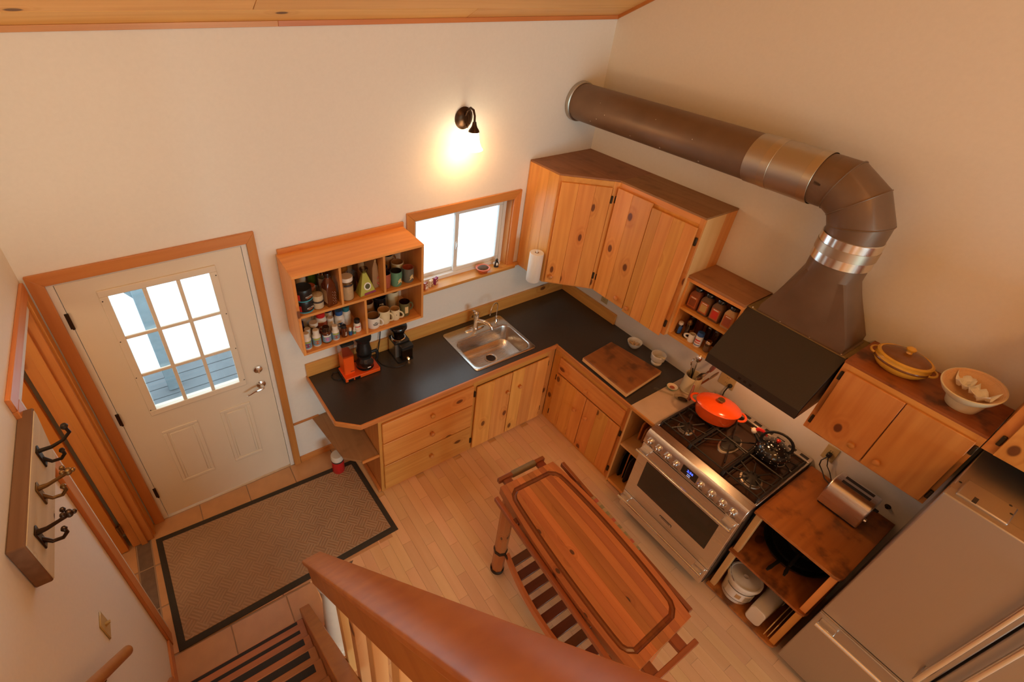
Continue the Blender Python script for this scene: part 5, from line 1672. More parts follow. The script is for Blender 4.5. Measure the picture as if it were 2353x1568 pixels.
obj('salt', MB().lathe([(0, .003), (.032, .003), (.0345, .008), (.0345, .095), (.0, .100)], n=24), 'flour', t)
obj('lid', MB().lathe([(0, .128), (.034, .128), (.034, .138), (0, .140)], n=24), 'jar_glass', t)
arc_label(b, 'label_strip', (0, 0, 0), .0368, .048, .060, -PI * .9, -PI * .2, 'ink')
t = thing('syrup_bottle', 'tall square amber plastic bottle with brown cap and paper tag', 'bottle', (-2.398, -.262, ZU), .25, None, True)
def sq_rows(L):
    return [[V((x, y, z)) for x, y in rrect(-r_, r_, -r_, r_, min(rc_, r_ * .98))] for r_, rc_, z in L]
rows = sq_rows(((.033, .008, 0), (.035, .008, .004), (.035, .008, .120), (.033, .012, .150), (.022, .018, .185), (.014, .0138, .200), (.013, .0128, .215)))
b = obj('body', MB().grid(rows, True).prism(rrect(-.033, .033, -.033, .033, .008), -.0004, .0004), 'amber', t)
obj('cap', MB().lathe([(0, .200), (.0165, .200), (.0165, .222), (.015, .226), (0, .226)], n=18), 'coffee', t)
obj('paper_tag', MB().box(-.0366, -.0352, -.030, .026, .030, .125), 'kraft', b)
mb = MB()
for q in range(9):
    mb.lathe([(.0016, 0), (0, .0008)], (.004 + .010 * (q % 2), -.0351, .018 + q * .0105), 6, (0, -1, 0))
    mb.lathe([(.0016, 0), (0, .0008)], (.020 + .005 * (q % 2), -.0351, .014 + q * .0105), 6, (0, -1, 0))
obj('dot_pattern', mb, 'print_white', b)['kind'] = 'stuff'
bottle('dark green oil bottle behind the amber bottle', -2.445, -.09, ZU, .030, .25, 'green_bottle', 'coffee', .2, .5)
bottle('white canister at the back beside the green bottle', -2.520, -.085, ZU, .036, .22, 'white_plastic', 'white_plastic', .1, .95)
bottle('jar of dark olives with paper label behind the amber bottle', -2.385, -.15, ZU, .040, .19, 'olive_glaze', 'chrome', .12, .9, ('label_white',), name='storage_jar')
t = bottle('squat jar with orange lid behind the salt jar', -2.490, -.175, ZU, .036, .115, 'label_tan', 'terracotta', .2, .97, ('label_lime',), name='storage_jar')
# upper middle compartment
def clear_jar(label, x, y, r, h, fill, lidm):
    t = thing('glass_jar', label, 'jar', (x, y, ZU), 0, None, True)
    obj('jar', MB().lathe([(0, 0), (r * .95, 0), (r, .005), (r, h * .80), (r * .92, h * .86), (r * .92, h * .9)], n=26), 'jar_glass', t)
    obj('contents', MB().lathe([(0, .003), (r * .9, .003), (r * .96, .009), (r * .96, h * .60), (r * .6, h * .66), (0, h * .64)], n=18), fill, t)
    obj('lid', MB().lathe([(0, h * .84), (r * .98, h * .84), (r * .98, h - .003), (r * .95, h), (0, h)], n=26), lidm, t)
    return t
t = clear_jar('clear jar of dried garlic with cream lid and black tape label', -2.276, -.255, .042, .165, 'garlic', 'white_plastic')
arc_label(t.children[0], 'label_strip', (0, 0, 0), .0428, .108, .122, -PI * .75, -PI * .25, 'ink')
clear_jar('clear jar with cream lid standing behind the dried garlic jar', -2.292, -.10, .040, .190, 'garlic', 'white_plastic')
t = clear_jar('clip-top glass jar of dark beans beside the dried garlic jar', -2.222, -.175, .038, .140, 'coffee', 'jar_glass')
obj('wire_clip', MB().tube([(.038, -.002, .095), (.046, -.004, .11), (.044, -.004, .13)], .0018, 6), 'chrome', t)
bottle('amber vinegar bottle at the back behind the clip-top jar', -2.225, -.06, ZU, .034, .235, 'orange_liquid', 'white_plastic', .12, .5)
t = thing('snack_pouch', 'lime green pyramid snack pouch with round white logo', 'pouch', (-2.148, -.245, ZU), .12, None, True)
pb = obj('pouch', MB().add([(-.062, -.040, 0), (.062, -.040, 0), (.055, .040, 0), (-.055, .040, 0), (-.012, .004, .165), (.012, .004, .165)], [(3, 2, 1, 0), (0, 1, 5, 4), (1, 2, 5), (2, 3, 4, 5), (3, 0, 4)]), 'label_lime', t, bevel=.004)
obj('clear_panel', MB().add([(-.062, -.041, .001), (-.050, .038, .001), (-.014, .001, .155), (-.016, -.004, .15)], [(0, 3, 2, 1)]), 'kraft', pb)
nrm = V((0, -.165, .044)).normalized()
cc = V((.004, -.0265, .066)) + nrm * .0
lg_ = obj('logo_disc', MB().lathe([(0, 0), (.026, 0), (.026, .0014), (0, .0016)], V((.004, -.0255, .056)), 24, V((0, -.967, .255))), 'print_white', pb)
obj('logo_centre', MB().lathe([(0, 0), (.018, 0), (.0178, .0012), (0, .0014)], V((.004, -.0270, .0565)), 20, V((0, -.967, .255))), 'olive_glaze', lg_)
obj('bottom_band', MB().add([(-.030, -.0408, .004), (.058, -.0408, .004), (.053, -.0375, .017), (-.027, -.0375, .017)], [(0, 1, 2, 3)]), 'label_magenta', pb)
obj('tie', MB().lathe([(.016, .150), (.030, .176), (.026, .182), (.010, .160)], (0, .004, 0), 14), 'smoke_glass', t)
for i, (x, y, a_, hh_) in enumerate(((-2.075, -.175, .15, .215), (-2.120, -.085, -.1, .235))):
    t = thing('paper_bag', ['kraft paper coffee bag leaning on the divider', 'pale kraft bag at the back of the middle compartment'][i], 'bag', (x, y, ZU), a_, None, True)
    obj('bag', MB().grid([[V((sx_ * wx, sy_ * wy + dy, z)) for sx_, sy_ in ((-1, -1), (1, -1), (1, 1), (-1, 1))] for wx, wy, dy, z in ((.024, .060, 0, 0), (.026, .064, 0, .06), (.020, .062, .0, hh_ * .75), (.004, .064, 0, hh_))], True), 'kraft', t, bevel=.003)
    obj('fold', MB().box(-.006, .006, -.065, .065, hh_ - .012, hh_ + .004), 'spice_tan', t)
# upper right mugs
def state_print(t, r):
    pts = [(-.020, -.020), (-.010, -.004), (-.014, .006), (-.004, .020), (.010, .024), (.012, .004), (.020, -.010), (.022, -.020), (.014, -.012), (.004, -.004), (-.004, -.010)]
    P3 = []
    for a, z in pts:
        an = -PI / 2 + .18 + a / r
        P3.append(V(((r + .0016) * math.cos(an), (r + .0016) * math.sin(an), .040 + z)))
    obj('map_print', MB().add(P3 + [V(((r + .002) * math.cos(-PI / 2 + .18), (r + .002) * math.sin(-PI / 2 + .18), .044))], [(q, (q + 1) % len(P3), len(P3)) for q in range(len(P3))]), 'gold_print', t.children[0])
t = mug('sea green mug with a tan map print', -1.926, -.256, ZU, .041, .108, 'green_glaze', 'dark_inside', 2.6)
state_print(t, .0405)
t = mug('grey green mug with red inside and tan map print', -1.832, -.250, ZU, .040, .106, 'grey_green', 'clay_red', .6)
state_print(t, .0395)
mug('two-tone red clay mug beside the divider', -2.000, -.252, ZU, .034, .108, 'clay_red', 'navy', 2.8, taper=.92)
mug('dark plum mug behind the red clay mug', -1.992, -.172, ZU, .042, .112, 'plum', 'navy', 2.6)
mug('dark plum mug at the back against the divider', -1.985, -.085, ZU, .042, .118, 'plum', 'navy', 2.6)
mug('cream mug with tan inside behind the grey green mug', -1.868, -.160, ZU, .044, .112, 'cream_ceramic', 'kraft', .5)
mug('brown mug with navy inside at the back of the mug compartment', -1.900, -.068, ZU, .046, .135, 'kraft', 'navy', .2)
# lower left bottles
front = [(-2.580, -.262, .0285, .122, 'white_plastic', 'white_plastic', ('label_blue', 'label_magenta', 'label_lime'), 'white supplement bottle with magenta label oval at the shelf end'),
         (-2.515, -.258, .0285, .122, 'white_plastic', 'white_plastic', ('label_blue', 'label_orange', 'label_lime'), 'white supplement bottle with orange label oval'),
         (-2.446, -.255, .031, .118, 'amber', 'coffee', ('label_blue', 'label_pink', 'label_white'), 'amber supplement bottle with pink label oval and dark cap'),
         (-2.386, -.258, .0265, .108, 'white_plastic', 'white_plastic', ('label_blue', 'clay_red', 'label_lime'), 'white supplement bottle with brick red label oval')]
for x, y, r, h_, b_, c_, l_, lab in front:
    bottle(lab, x, y, ZL, r, h_, b_, c_, .27, .74, l_, .2)
t = bottle('small amber glass bottle with white lettering', -2.326, -.262, ZL, .021, .092, 'amber', 'black_plastic', .22, .8)
text('doc', 'print_white', t, (.004, -.0216, .030), .022, (PI / 2, -PI / 2, .2), 'lettering')
bottle('tiny dark blue dropper bottle with white cap', -2.285, -.268, ZL, .0125, .060, 'teal', 'white_plastic', .42, .75, ('blue_plastic',))
bottle('tiny pale green dropper bottle with pointed tip', -2.257, -.270, ZL, .0105, .056, 'newel_white', 'white_plastic', .45, .5, ('green_glaze',))
bottle('white bottle with black cap and red corner label', -2.224, -.245, ZL, .025, .095, 'white_plastic', 'black_plastic', .27, .8, ('label_white', 'flour', 'label_red'), .25)
mid = [(-2.585, -.150, .032, .135, 'smoke_glass', 'navy', 'clouded jar with navy cap behind the magenta label bottle', .24, .85, None),
       (-2.552, -.200, .024, .105, 'white_plastic', 'white_plastic', 'plain cream bottle behind the first two supplement bottles', .28, .9, None),
       (-2.502, -.185, .030, .130, 'jar_glass', 'white_plastic', 'clear jar with wide cream lid behind the orange label bottle', .18, .97, ('kraft',)),
       (-2.440, -.150, .040, .165, 'white_plastic', 'red_plastic', 'large white bottle with red cap in the second row', .18, .75, ('clay_red', 'label_white')),
       (-2.385, -.180, .023, .125, 'white_plastic', 'white_plastic', 'slim cream bottle beside the blue-capped bottle', .25, .95, None),
       (-2.318, -.165, .036, .150, 'white_plastic', 'blue_plastic', 'white bottle with bright blue cap and blue label', .20, .72, ('label_white', 'blue_plastic')),
       (-2.372, -.090, .036, .150, 'white_plastic', 'navy', 'white bottle with navy cap behind the blue-capped bottle', .22, .78, None),
       (-2.255, -.130, .033, .140, 'white_plastic', 'teal', 'white bottle with teal cap beside the shelf divider', .22, .75, None),
       (-2.450, -.062, .036, .190, 'white_plastic', 'white_plastic', 'tall white bottle with wide cap at the back', .14, .9, None),
       (-2.520, -.080, .036, .165, 'white_plastic', 'cream_ceramic', 'cream bottle with tan cap at the back corner', .2, .85, None),
       (-2.300, -.065, .030, .200, 'jar_glass', 'white_plastic', 'tall clear jar at the back near the divider', .12, .95, ('clay_red',))]
for x, y, r, h_, b_, c_, lab, cf, cr_, l_ in mid:
    bottle(lab, x, y, ZL, r, h_, b_, c_, cf, cr_, l_, .18)
# lower right mugs
t = mug('white enamel-style mug with black rim and dark print', -2.108, -.250, ZL, .049, .092, 'white_ceramic', 'kraft', -.85, 'ink')
for q, (wz, a0, a1) in enumerate(((.052, -.2, .2), (.042, -.42, .42), (.033, -.36, .30))):
    arc_label(t.children[0], 'print_line', (0, 0, 0), .0496, wz, wz + .005, -PI / 2 + a0, -PI / 2 + a1, 'ink')
mug('tall cream mug with plain sides', -2.022, -.245, ZL, .043, .108, 'cream_ceramic', 'spice_tan', -.85)
t = mug('small cream mug with tiny dark mark', -1.936, -.245, ZL, .035, .086, 'cream_ceramic', 'spice_tan', -.8)
obj('print_mark', MB().lathe([(0, 0), (.005, 0), (0, .0006)], (-.004, -.0349, .05), 8, (0, -1, 0), sx=.5), 'ink', t.children[0])
t = mug('olive green pottery mug with a tan patch', -1.852, -.230, ZL, .040, .108, 'olive_glaze', 'coffee', .05)
arc_label(t.children[0], 'glaze_patch', (0, 0, 0), .0406, .03, .085, -PI * .62, -PI * .42, 'gold_print')
mug('tan stoneware mug behind the white mug', -2.092, -.125, ZL, .044, .122, 'kraft', 'spice_brown', 1.2)
t = mug('black mug with white lettering behind the small cream mug', -1.990, -.115, ZL, .048, .130, 'black_gloss', 'navy', 1.3)
text('MR', 'print_white', t, (-.010, -.0505, .090), .024, (PI / 2, 0, -.12), 'lettering')
mug('cream mug with tan inside at the back corner', -1.880, -.100, ZL, .045, .140, 'cream_ceramic', 'spice_brown', 1.3)
mug('grey mug lying low behind the tan stoneware mug', -2.140, -.060, ZL, .026, .105, 'grey_green', 'dark_inside', 1.4)

# ------------------------------------------------------------------ sill items
b = thing('clay_dish', 'small terracotta dish of dry soil on the window sill', 'dish', (-1.005, -.010, 1.3665), 0, None, True)
obj('dish', MB().lathe([(0, 0), (.034, 0), (.040, .008), (.056, .034), (.062, .036), (.063, .040), (.056, .042), (.050, .038), (0, .034)], n=30), 'terracotta', b)
obj('soil', MB().lathe([(.052, .036), (.040, .045), (.020, .049), (0, .050)], n=24, sx=1, sy=.8), 'soil', b)
p = thing('figurine', 'small black and white pottery figurine on the window sill', 'figurine', (-.856, .004, 1.3665), -.3, None, True)
obj('base', MB().lathe([(0, 0), (.022, 0), (.020, .010), (0, .012)], n=16, sy=.8), 'ink', p)
obj('figure_body', MB().lathe([(0, .008), (.018, .012), (.022, .030), (.016, .046), (.010, .052), (.012, .060), (.011, .070), (.004, .078), (0, .079)], n=18, sy=.85), 'black_gloss', p)
obj('belly', MB().lathe([(0, -.016), (.009, -.010), (.011, 0), (.008, .010), (0, .015)], (0, -.014, .030), 12, sy=.7), 'white_ceramic', p)
for s in (1, -1):
    obj('wing', MB().lathe([(0, -.016), (.007, -.008), (.008, .004), (0, .016)], (s * .022, 0, .034), 10), 'white_ceramic', p)
for i, (x, m1, m2, lab) in enumerate(((-1.556, 'clay_red', 'label_white', 'red and cream owl block at the shelf end of the sill'), (-1.500, 'flour', 'kraft', 'cream and brown owl block between two red ones'), (-1.447, 'label_magenta', 'flour', 'dark red owl block nearest the clay dish'))):
    t = thing('owl_figurine', lab, 'figurine', (x, -.012 + i * .012, 1.3665), .5, 'three painted owl blocks on the sill', True)
    ob = obj('block', MB().prism([(-.020, 0), (.020, 0), (.022, .04), (.020, .060), (.012, .054), (-.012, .054), (-.020, .060), (-.022, .04)], -.012, .012, 'y'), m1, t, bevel=.004, seg=2)
    for s in (-1, 1):
        obj('eye', MB().lathe([(0, 0), (.006, 0), (.005, .002), (0, .002)], (s * .009, -.012, .040), 10, (0, -1, 0)), m2, ob)
    obj('belly_patch', MB().prism([(-.012, .002), (.012, .002), (.014, .020), (0, .028), (-.014, .020)], -.0132, -.012, 'y'), m2, ob)

# ------------------------------------------------------------------ coffee maker, grinder, charging cable
ZC = .8965
cm_ = thing('coffee_maker', 'orange drip coffee maker with glass carafe on the black worktop', 'coffee maker', (-2.2, -.145, ZC))
obj('base', MB().prism(rrect(-2.338, -2.058, -.222, -.070, .008), ZC + .004, .932), 'orange_paint', cm_, bevel=.003, seg=2)
for xa, xb in ((-2.347, -2.338), (-2.058, -2.050)):
    obj('side_panel', MB().box(xa, xb, -.215, -.074, ZC, .930), 'black_plastic', cm_, bevel=.002)
for q in range(2):
    obj('switch', MB().box(-2.318 + q * .052, -2.275 + q * .052, -.226, -.2215, .905, .924), 'black_gloss', cm_, bevel=.001)
tw = obj('tower', MB().prism(rrect(-2.325, -2.243, -.180, -.070, .012), .932, 1.105), 'orange_paint', cm_, bevel=.002)
obj('badge', MB().box(-2.280, -2.250, -.1812, -.180, .952, .957), 'ink', tw)
tk = obj('water_tank', MB().grid([[V((x, y, z)) for x, y in rrect(-2.327 - e, -2.241 + e, -.182 - e, -.068, .012)] for e, z in ((0, 1.095), (.002, 1.10), (.004, 1.205))], True), 'tank_plastic', cm_)
obj('tank_lid', MB().prism(rrect(-2.334, -2.234, -.189, -.066, .014), 1.205, 1.222), 'black_plastic', cm_, bevel=.003)
obj('hot_plate', MB().lathe([(0, 0), (.064, 0), (.066, .004), (.062, .007), (0, .007)], (-2.150, -.145, .932), 28), 'black_gloss', cm_)
cf = obj('carafe', MB().lathe([(0, 0), (.050, 0), (.064, .010), (.068, .040), (.062, .070), (.050, .092), (.050, .100)], (-2.150, -.145, .9395), 30), 'jar_glass', cm_)
obj('coffee', MB().lathe([(0, .002), (.048, .002), (.062, .012), (.0655, .034), (0, .034)], (-2.150, -.145, .9395), 28), 'coffee', cf)
obj('carafe_collar', MB().lathe([(.050, .092), (.055, .094), (.056, .112), (.030, .120), (0, .120)], (-2.150, -.145, .9395), 28), 'black_plastic', cf)
obj('carafe_handle', MB().tube([(-2.095, -.150, 1.050), (-2.060, -.155, 1.055), (-2.050, -.157, 1.03), (-2.052, -.157, .985), (-2.062, -.155, .965)], [.010, .010, .009, .008, .007], 8, sq=1.4), 'black_plastic', cf)
obj('carafe_mark', MB().box(-2.157, -2.132, -.2136, -.2126, .962, .970), 'print_white', cf)
obj('brew_basket', MB().lathe([(0, 0), (.030, .0), (.055, .010), (.058, .030), (.050, .060), (.046, .110), (.060, .128), (.062, .150), (0, .152)], (-2.150, -.140, 1.060), 28), 'black_plastic', cm_)
obj('outlet_arm', MB().tube([(-2.245, -.125, 1.19), (-2.20, -.13, 1.225), (-2.16, -.135, 1.215)], .010, 10), 'chrome', cm_)
obj('power_cable', MB().tube([(-2.347, -.16, .903), (-2.375, -.165, .902), (-2.40, -.14, .901), (-2.405, -.10, .901), (-2.38, -.07, .901), (-2.349, -.08, .903)], .0035, 6), 'black_plastic', cm_)

gr_ = thing('coffee_grinder', 'black and steel burr coffee grinder with bean hopper on the worktop', 'grinder', (-1.835, -.12, ZC), .0)
obj('body', MB().prism(rrect(-1.900, -1.772, -.155, -.035, .012), ZC, 1.035), 'steel_z', gr_, bevel=.004, seg=2)
obj('grounds_drawer', MB().prism(rrect(-1.868, -1.772, -.212, -.150, .010), ZC + .008, 1.005), 'smoke_glass', gr_, bevel=.003)
obj('grounds', MB().prism(rrect(-1.862, -1.778, -.206, -.156, .010), ZC + .012, .985), 'coffee', gr_)
obj('drawer_top', MB().prism(rrect(-1.872, -1.768, -.216, -.150, .010), 1.005, 1.036), 'black_plastic', gr_, bevel=.003)
obj('foot_plate', MB().prism(rrect(-1.904, -1.768, -.217, -.032, .012), ZC - .0005, ZC + .010), 'black_plastic', gr_)
obj('shoulder', MB().prism(rrect(-1.902, -1.770, -.158, -.033, .014), 1.030, 1.050), 'black_plastic', gr_, bevel=.004)
obj('adjust_ring', MB().lathe([(.052, 0), (.056, .002), (.056, .020), (.050, .024)], (-1.845, -.105, 1.048), 30), 'chrome', gr_)
hp = obj('hopper', MB().lathe([(.044, 0), (.046, .03), (.058, .075), (.068, .105)], (-1.845, -.105, 1.070), 30), 'smoke_glass', gr_)
obj('beans', MB().lathe([(0, .001), (.042, .001), (.044, .03), (.050, .052), (0, .058)], (-1.845, -.105, 1.070), 24), 'coffee', hp)
obj('hopper_lid', MB().lathe([(0, .118), (.030, .118), (.066, .112), (.071, .104), (.070, .090), (.064, .090)], (-1.845, -.105, 1.070), 30), 'black_gloss', gr_)
ch = thing('charging_cable', 'thin black cable with a glowing tip on the worktop', 'cable', (-1.9, -.2, ZC))
obj('wire', MB().tube([(-2.03, -.10, ZC + .003), (-2.02, -.16, ZC + .003), (-1.985, -.215, ZC + .003), (-1.93, -.248, ZC + .003), (-1.87, -.255, ZC + .003), (-1.832, -.235, ZC + .006), (-1.818, -.222, ZC + .012)], .0025, 6), 'black_plastic', ch)
obj('wall_lead', MB().tube([(-2.03, -.10, ZC + .003), (-2.00, -.05, .93), (-1.97, -.028, 1.02), (-1.955, -.02, 1.12), (-1.97, -.012, 1.20), (-1.99, -.008, 1.24)], .004, 6), 'black_plastic', ch)
obj('lit_tip', MB().lathe([(0, 0), (.005, 0), (.005, .014), (0, .016)], (-1.818, -.222, ZC + .010), 10, (.5, .35, .8)), 'led_amber', ch)

# ------------------------------------------------------------------ right worktop items
cbd = thing('cutting_board', 'thick dark oiled wooden cutting board on the black worktop', 'cutting board', (-.43, -1.12, ZC))
Q = [(-.622, -.912), (-.270, -.880), (-.197, -1.330), (-.628, -1.368)]
obj('slab', MB().prism(Q, ZC + .012, .947), 'cut_board', cbd, bevel=.006, seg=2)
obj('edge_band', MB().prism([(x - .001 * (1 if x < -.4 else -1), y - .001 * (1 if y < -1.1 else -1)) for x, y in Q], ZC + .013, .940), 'pale_pine_y', cbd)
for x, y in ((-.57, -.96), (-.31, -.94), (-.56, -1.31), (-.26, -1.29)):
    obj('rubber_foot', MB().lathe([(0, 0), (.014, 0), (.012, .013), (0, .013)], (x, y, ZC), 12), 'black_rubber', cbd)
bw_ = thing('small_bowl', 'small white bowl of ginger and garlic behind the cutting board', 'bowl', (-.105, -.985, ZC), 0, None, True)
obj('bowl', MB().lathe([(0, 0), (.028, 0), (.032, .004), (.052, .032), (.060, .058), (.061, .060), (.057, .059), (.048, .032), (.026, .008), (0, .006)], n=32), 'white_ceramic', bw_)
for q in range(8):
    a = q * 2.4
    r_ = .012 + .003 * q
    c0 = V((r_ * math.cos(a), r_ * math.sin(a), .030 + .003 * (q % 3)))
    gq = thing('ginger_piece', 'knobbly ginger piece in the small white bowl', 'ginger', V((-.105, -.985, ZC)) + c0, a, 'ginger pieces in the small white bowl', True)
    obj('root', MB().lathe([(0, -.014), (.007, -.010), (.009, 0), (.006, .010), (0, .015)], (0, 0, .004), 10, (math.cos(a * 1.7), math.sin(a * 1.7), .3)), 'garlic', gq)
    obj('bud', MB().lathe([(0, -.004), (.005, 0), (0, .007)], (.007, .002, .008), 8), 'garlic', gq)
mo = thing('mortar', 'grey marble mortar behind the cutting board', 'mortar', (-.100, -1.215, ZC), 0, None, True)
obj('bowl', MB().lathe([(0, 0), (.040, 0), (.042, .012), (.036, .022), (.046, .036), (.056, .060), (.058, .088), (.055, .092), (.049, .090), (.045, .060), (.030, .040), (0, .036)], n=32), 'white_ceramic', mo)
obj('ring', MB().lathe([(.049, .040), (.054, .046), (.0545, .054), (.054, .058)], n=32), 'white_ceramic', mo)
pe = thing('pestle', 'pale stone pestle leaning in the marble mortar', 'pestle', (-.10, -1.215, .945))
obj('shaft', MB().tube([(-.085, -1.20, .940), (-.105, -1.235, .972), (-.118, -1.26, .992), (-.126, -1.275, 1.002)], [.016, .012, .010, .012], 12), 'cream_ceramic', pe)
obj('grip_end', MB().lathe([(0, -.010), (.009, -.007), (.0125, 0), (.009, .007), (0, .010)], (-.127, -1.277, 1.003), 12), 'cream_ceramic', pe)
ds = thing('pinch_dish', 'small green-rimmed dish with a pink residue', 'dish', (-.238, -1.474, ZC), 0, None, True)
obj('dish', MB().lathe([(0, 0), (.026, 0), (.038, .014), (.043, .022), (.040, .023), (.034, .016), (.020, .006), (0, .005)], n=28), 'green_glaze', ds)
obj('inside', MB().lathe([(.0395, .0232), (.033, .0166), (.019, .0066), (0, .0056)], n=28), 'flour', ds)
obj('residue', MB().lathe([(0, .0075), (.014, .0085), (.018, .0105)], (.006, .003, 0), 14), 'clay_red', ds)
spn = thing('spoon_rest', 'clear ribbed glass spoon rest on the pale counter beside the range', 'spoon rest', (-.30, -1.52, ZC))
a0, a1 = V((-.362, -1.405, ZC + .010)), V((-.300, -1.530, ZC + .010))
obj('handle', MB().tube([a0, a0 + (a1 - a0) * .3, a0 + (a1 - a0) * .7, a1], [.011, .012, .009, .010], 10, sq=.4, up=(.9, .45, 0)), 'jar_glass', spn)
sdir = (V((-.245, -1.640, 0)) - V((-.30, -1.53, 0))).normalized()
obj('bowl', MB().lathe([(0, .001), (.024, .001), (.033, .008), (.036, .020), (.034, .020), (.030, .010), (.020, .005), (0, .004)], (-.272, -1.585, ZC), 28, sx=1.65, u=sdir), 'jar_glass', spn)
obj('ribs', MB().tube([(-.25, -1.60, ZC + .022), (-.235, -1.625, ZC + .020)], .003, 6), 'chrome', spn)
tag(obj('dark_residue', MB().lathe([(0, .007), (.020, .0075), (.023, .0085)], (-.268, -1.592, ZC), 18, sx=1.5, u=sdir), 'coffee'), 'dark coffee puddle in the glass spoon rest', 'liquid')
cr = thing('utensil_crock', 'cream stoneware crock full of utensils beside the range', 'crock', (-.135, -1.545, ZC), 0, None, True)
obj('crock', MB().lathe([(0, 0), (.060, 0), (.063, .006), (.063, .148), (.061, .152), (.056, .150), (.055, .010), (0, .008)], n=32), 'cream_ceramic', cr)
obj('base_ring', MB().lathe([(.0632, .006), (.0645, .008), (.0645, .016), (.0632, .018)], n=32), 'cream_ceramic', cr)
def utensil(name, label, base, tip, head, mat, hmat, r=.005):
    base, tip = V(base), V(tip)
    t = thing(name, label, 'utensil', base)
    d = (tip - base).normalized()
    obj('shaft', MB().tube([base, tip], r, 8), mat, t)
    if head == 'spoon':
        obj('head', MB().lathe([(0, -.034), (.018, -.022), (.024, 0), (.018, .022), (0, .034)], tip + d * .030, 14, d, sx=1, sy=.35), hmat, t)
    elif head == 'turner':
        obj('head', MB().fbox((tip + d * .002, d, d.cross(V((0, 0, 1))).normalized()), 0, .075, -.030, .030, -.0015, .0015), hmat, t, bevel=.001)
    elif head == 'paddle':
        obj('head', MB().lathe([(0, -.05), (.028, -.03), (.034, 0), (.028, .035), (0, .05)], tip + d * .045, 16, d, sx=1, sy=.18), hmat, t)
    elif head == 'handle':
        obj('grip', MB().tube([tip, tip + d * .04, tip + d * .11, tip + d * .12], [.007, .010, .012, .006], 10), hmat, t)
    return t
B0 = V((-.135, -1.545, ZC + .02))
utensil('turner', 'steel slotted turner tilted over the crock rim', B0 + V((-.02, .01, 0)), (-.185, -1.600, 1.09), 'turner', 'chrome', 'chrome')
utensil('wooden_paddle', 'dark wooden paddle with striped edge in the crock', B0 + V((.01, -.02, 0)), (-.105, -1.635, 1.07), 'paddle', 'cart_rail_z', 'kraft', .007)
utensil('wooden_paddle', 'brown wooden scraper beside the striped paddle in the crock', B0 + V((.02, .0, 0)), (-.075, -1.60, 1.10), 'paddle', 'cart_rail_z', 'clay_red', .007)
utensil('ladle', 'steel ladle standing upright at the back of the crock', B0 + V((.02, .02, 0)), (-.085, -1.505, 1.12), 'spoon', 'chrome', 'chrome')
utensil('serving_spoon', 'large steel spoon between ladle and turner in the crock', B0 + V((-.01, .02, 0)), (-.135, -1.500, 1.105), 'spoon', 'chrome', 'chrome')
utensil('spatula', 'black handled spatula in the crock', B0 + V((-.01, -.01, 0)), (-.150, -1.520, 1.10), 'turner', 'black_plastic', 'chrome')
utensil('paring_knife', 'wooden handled knife hanging over the front of the crock', (-.165, -1.580, 1.062), (-.200, -1.598, 1.02), 'handle', 'chrome', 'cart_rail_z', .003)

# ------------------------------------------------------------------ spice jars
ZS1, ZS2 = 1.5945, 1.3605
for i, (y, body, lab, ll) in enumerate(((-1.388, 'spice_rust', 'spice_rust', 'square spice jar of rust powder with dark label'), (-1.472, 'spice_brown', 'label_tan', 'square spice jar of brown powder with tan label'), (-1.556, 'spice_brown', 'label_red', 'square spice jar with bright red label'), (-1.645, 'spice_tan', 'clay_red', 'square spice jar of tan powder with dull red label'))):
    t = thing('spice_jar', ll, 'jar', (-.225, y, ZS1), 0, None, True)
    b = obj('jar', MB().grid(sq_rows(((.034, .007, 0), (.036, .008, .004), (.036, .008, .105), (.032, .012, .120), (.024, .02, .132), (.023, .0225, .140))), True).prism(rrect(-.034, .034, -.034, .034, .007), -.0003, .0003), body, t)
    obj('lid', MB().lathe([(0, .138), (.029, .138), (.029, .158), (.027, .161), (0, .161)], n=22), 'black_gloss', t)
    lb_ = obj('label', MB().box(-.0372, -.0364, -.029, .029, .016, .098), 'label_orange', b)
    obj('label_field', MB().box(-.0377, -.0371, -.022, .022, .026, .080), lab, lb_)
    obj('label_title', MB().box(-.0379, -.0371, -.018, .018, .086, .091), 'print_white', lb_)
bottle('small clear bottle with blue label and white cap on the lower spice tier', -.245, -1.362, ZS2, .018, .098, 'smoke_glass', 'white_plastic', .18, .9, ('blue_plastic',))
t = thing('pepper_mill', 'tall clear pepper mill with brass top', 'mill', (-.235, -1.415, ZS2), 0, None, True)
obj('body', MB().lathe([(0, 0), (.020, 0), (.020, .012), (.016, .018), (.015, .11), (0, .11)], n=18), 'smoke_glass', t)
obj('peppercorns', MB().lathe([(0, .015), (.0135, .019), (.0135, .08), (0, .085)], n=14), 'spice_brown', t)
obj('brass_top', MB().lathe([(0, .11), (.0165, .11), (.017, .13), (.010, .138), (.008, .146), (0, .148)], n=18), 'old_brass', t)
t = mug('small white ceramic pitcher on the lower spice tier', -.245, -1.468, ZS2, .022, .062, 'white_ceramic', 'flour', PI * .6, taper=1.15)
t = bottle('white seasoning bottle with blue cap and red print', -.250, -1.522, ZS2, .0235, .115, 'white_plastic', 'blue_plastic', .24, .98, ('label_white',), .05)
for q, (z0, z1) in enumerate(((.050, .062), (.034, .041))):
    arc_label(t.children[0], 'print_band', (0, 0, 0), .0245, z0, z1, PI * .75, PI * 1.30, 'label_red')
arc_label(t.children[0], 'print_band', (0, 0, 0), .0245, .014, .020, PI * .70, PI * 1.35, 'blue_plastic')
t = bottle('glass shaker of ground spice with steel top', -.245, -1.590, ZS2, .022, .085, 'jar_glass', 'chrome', .22, .9, None, .1)
obj('contents', MB().lathe([(0, .003), (.020, .003), (.020, .045), (0, .047)], n=16), 'spice_brown', t)
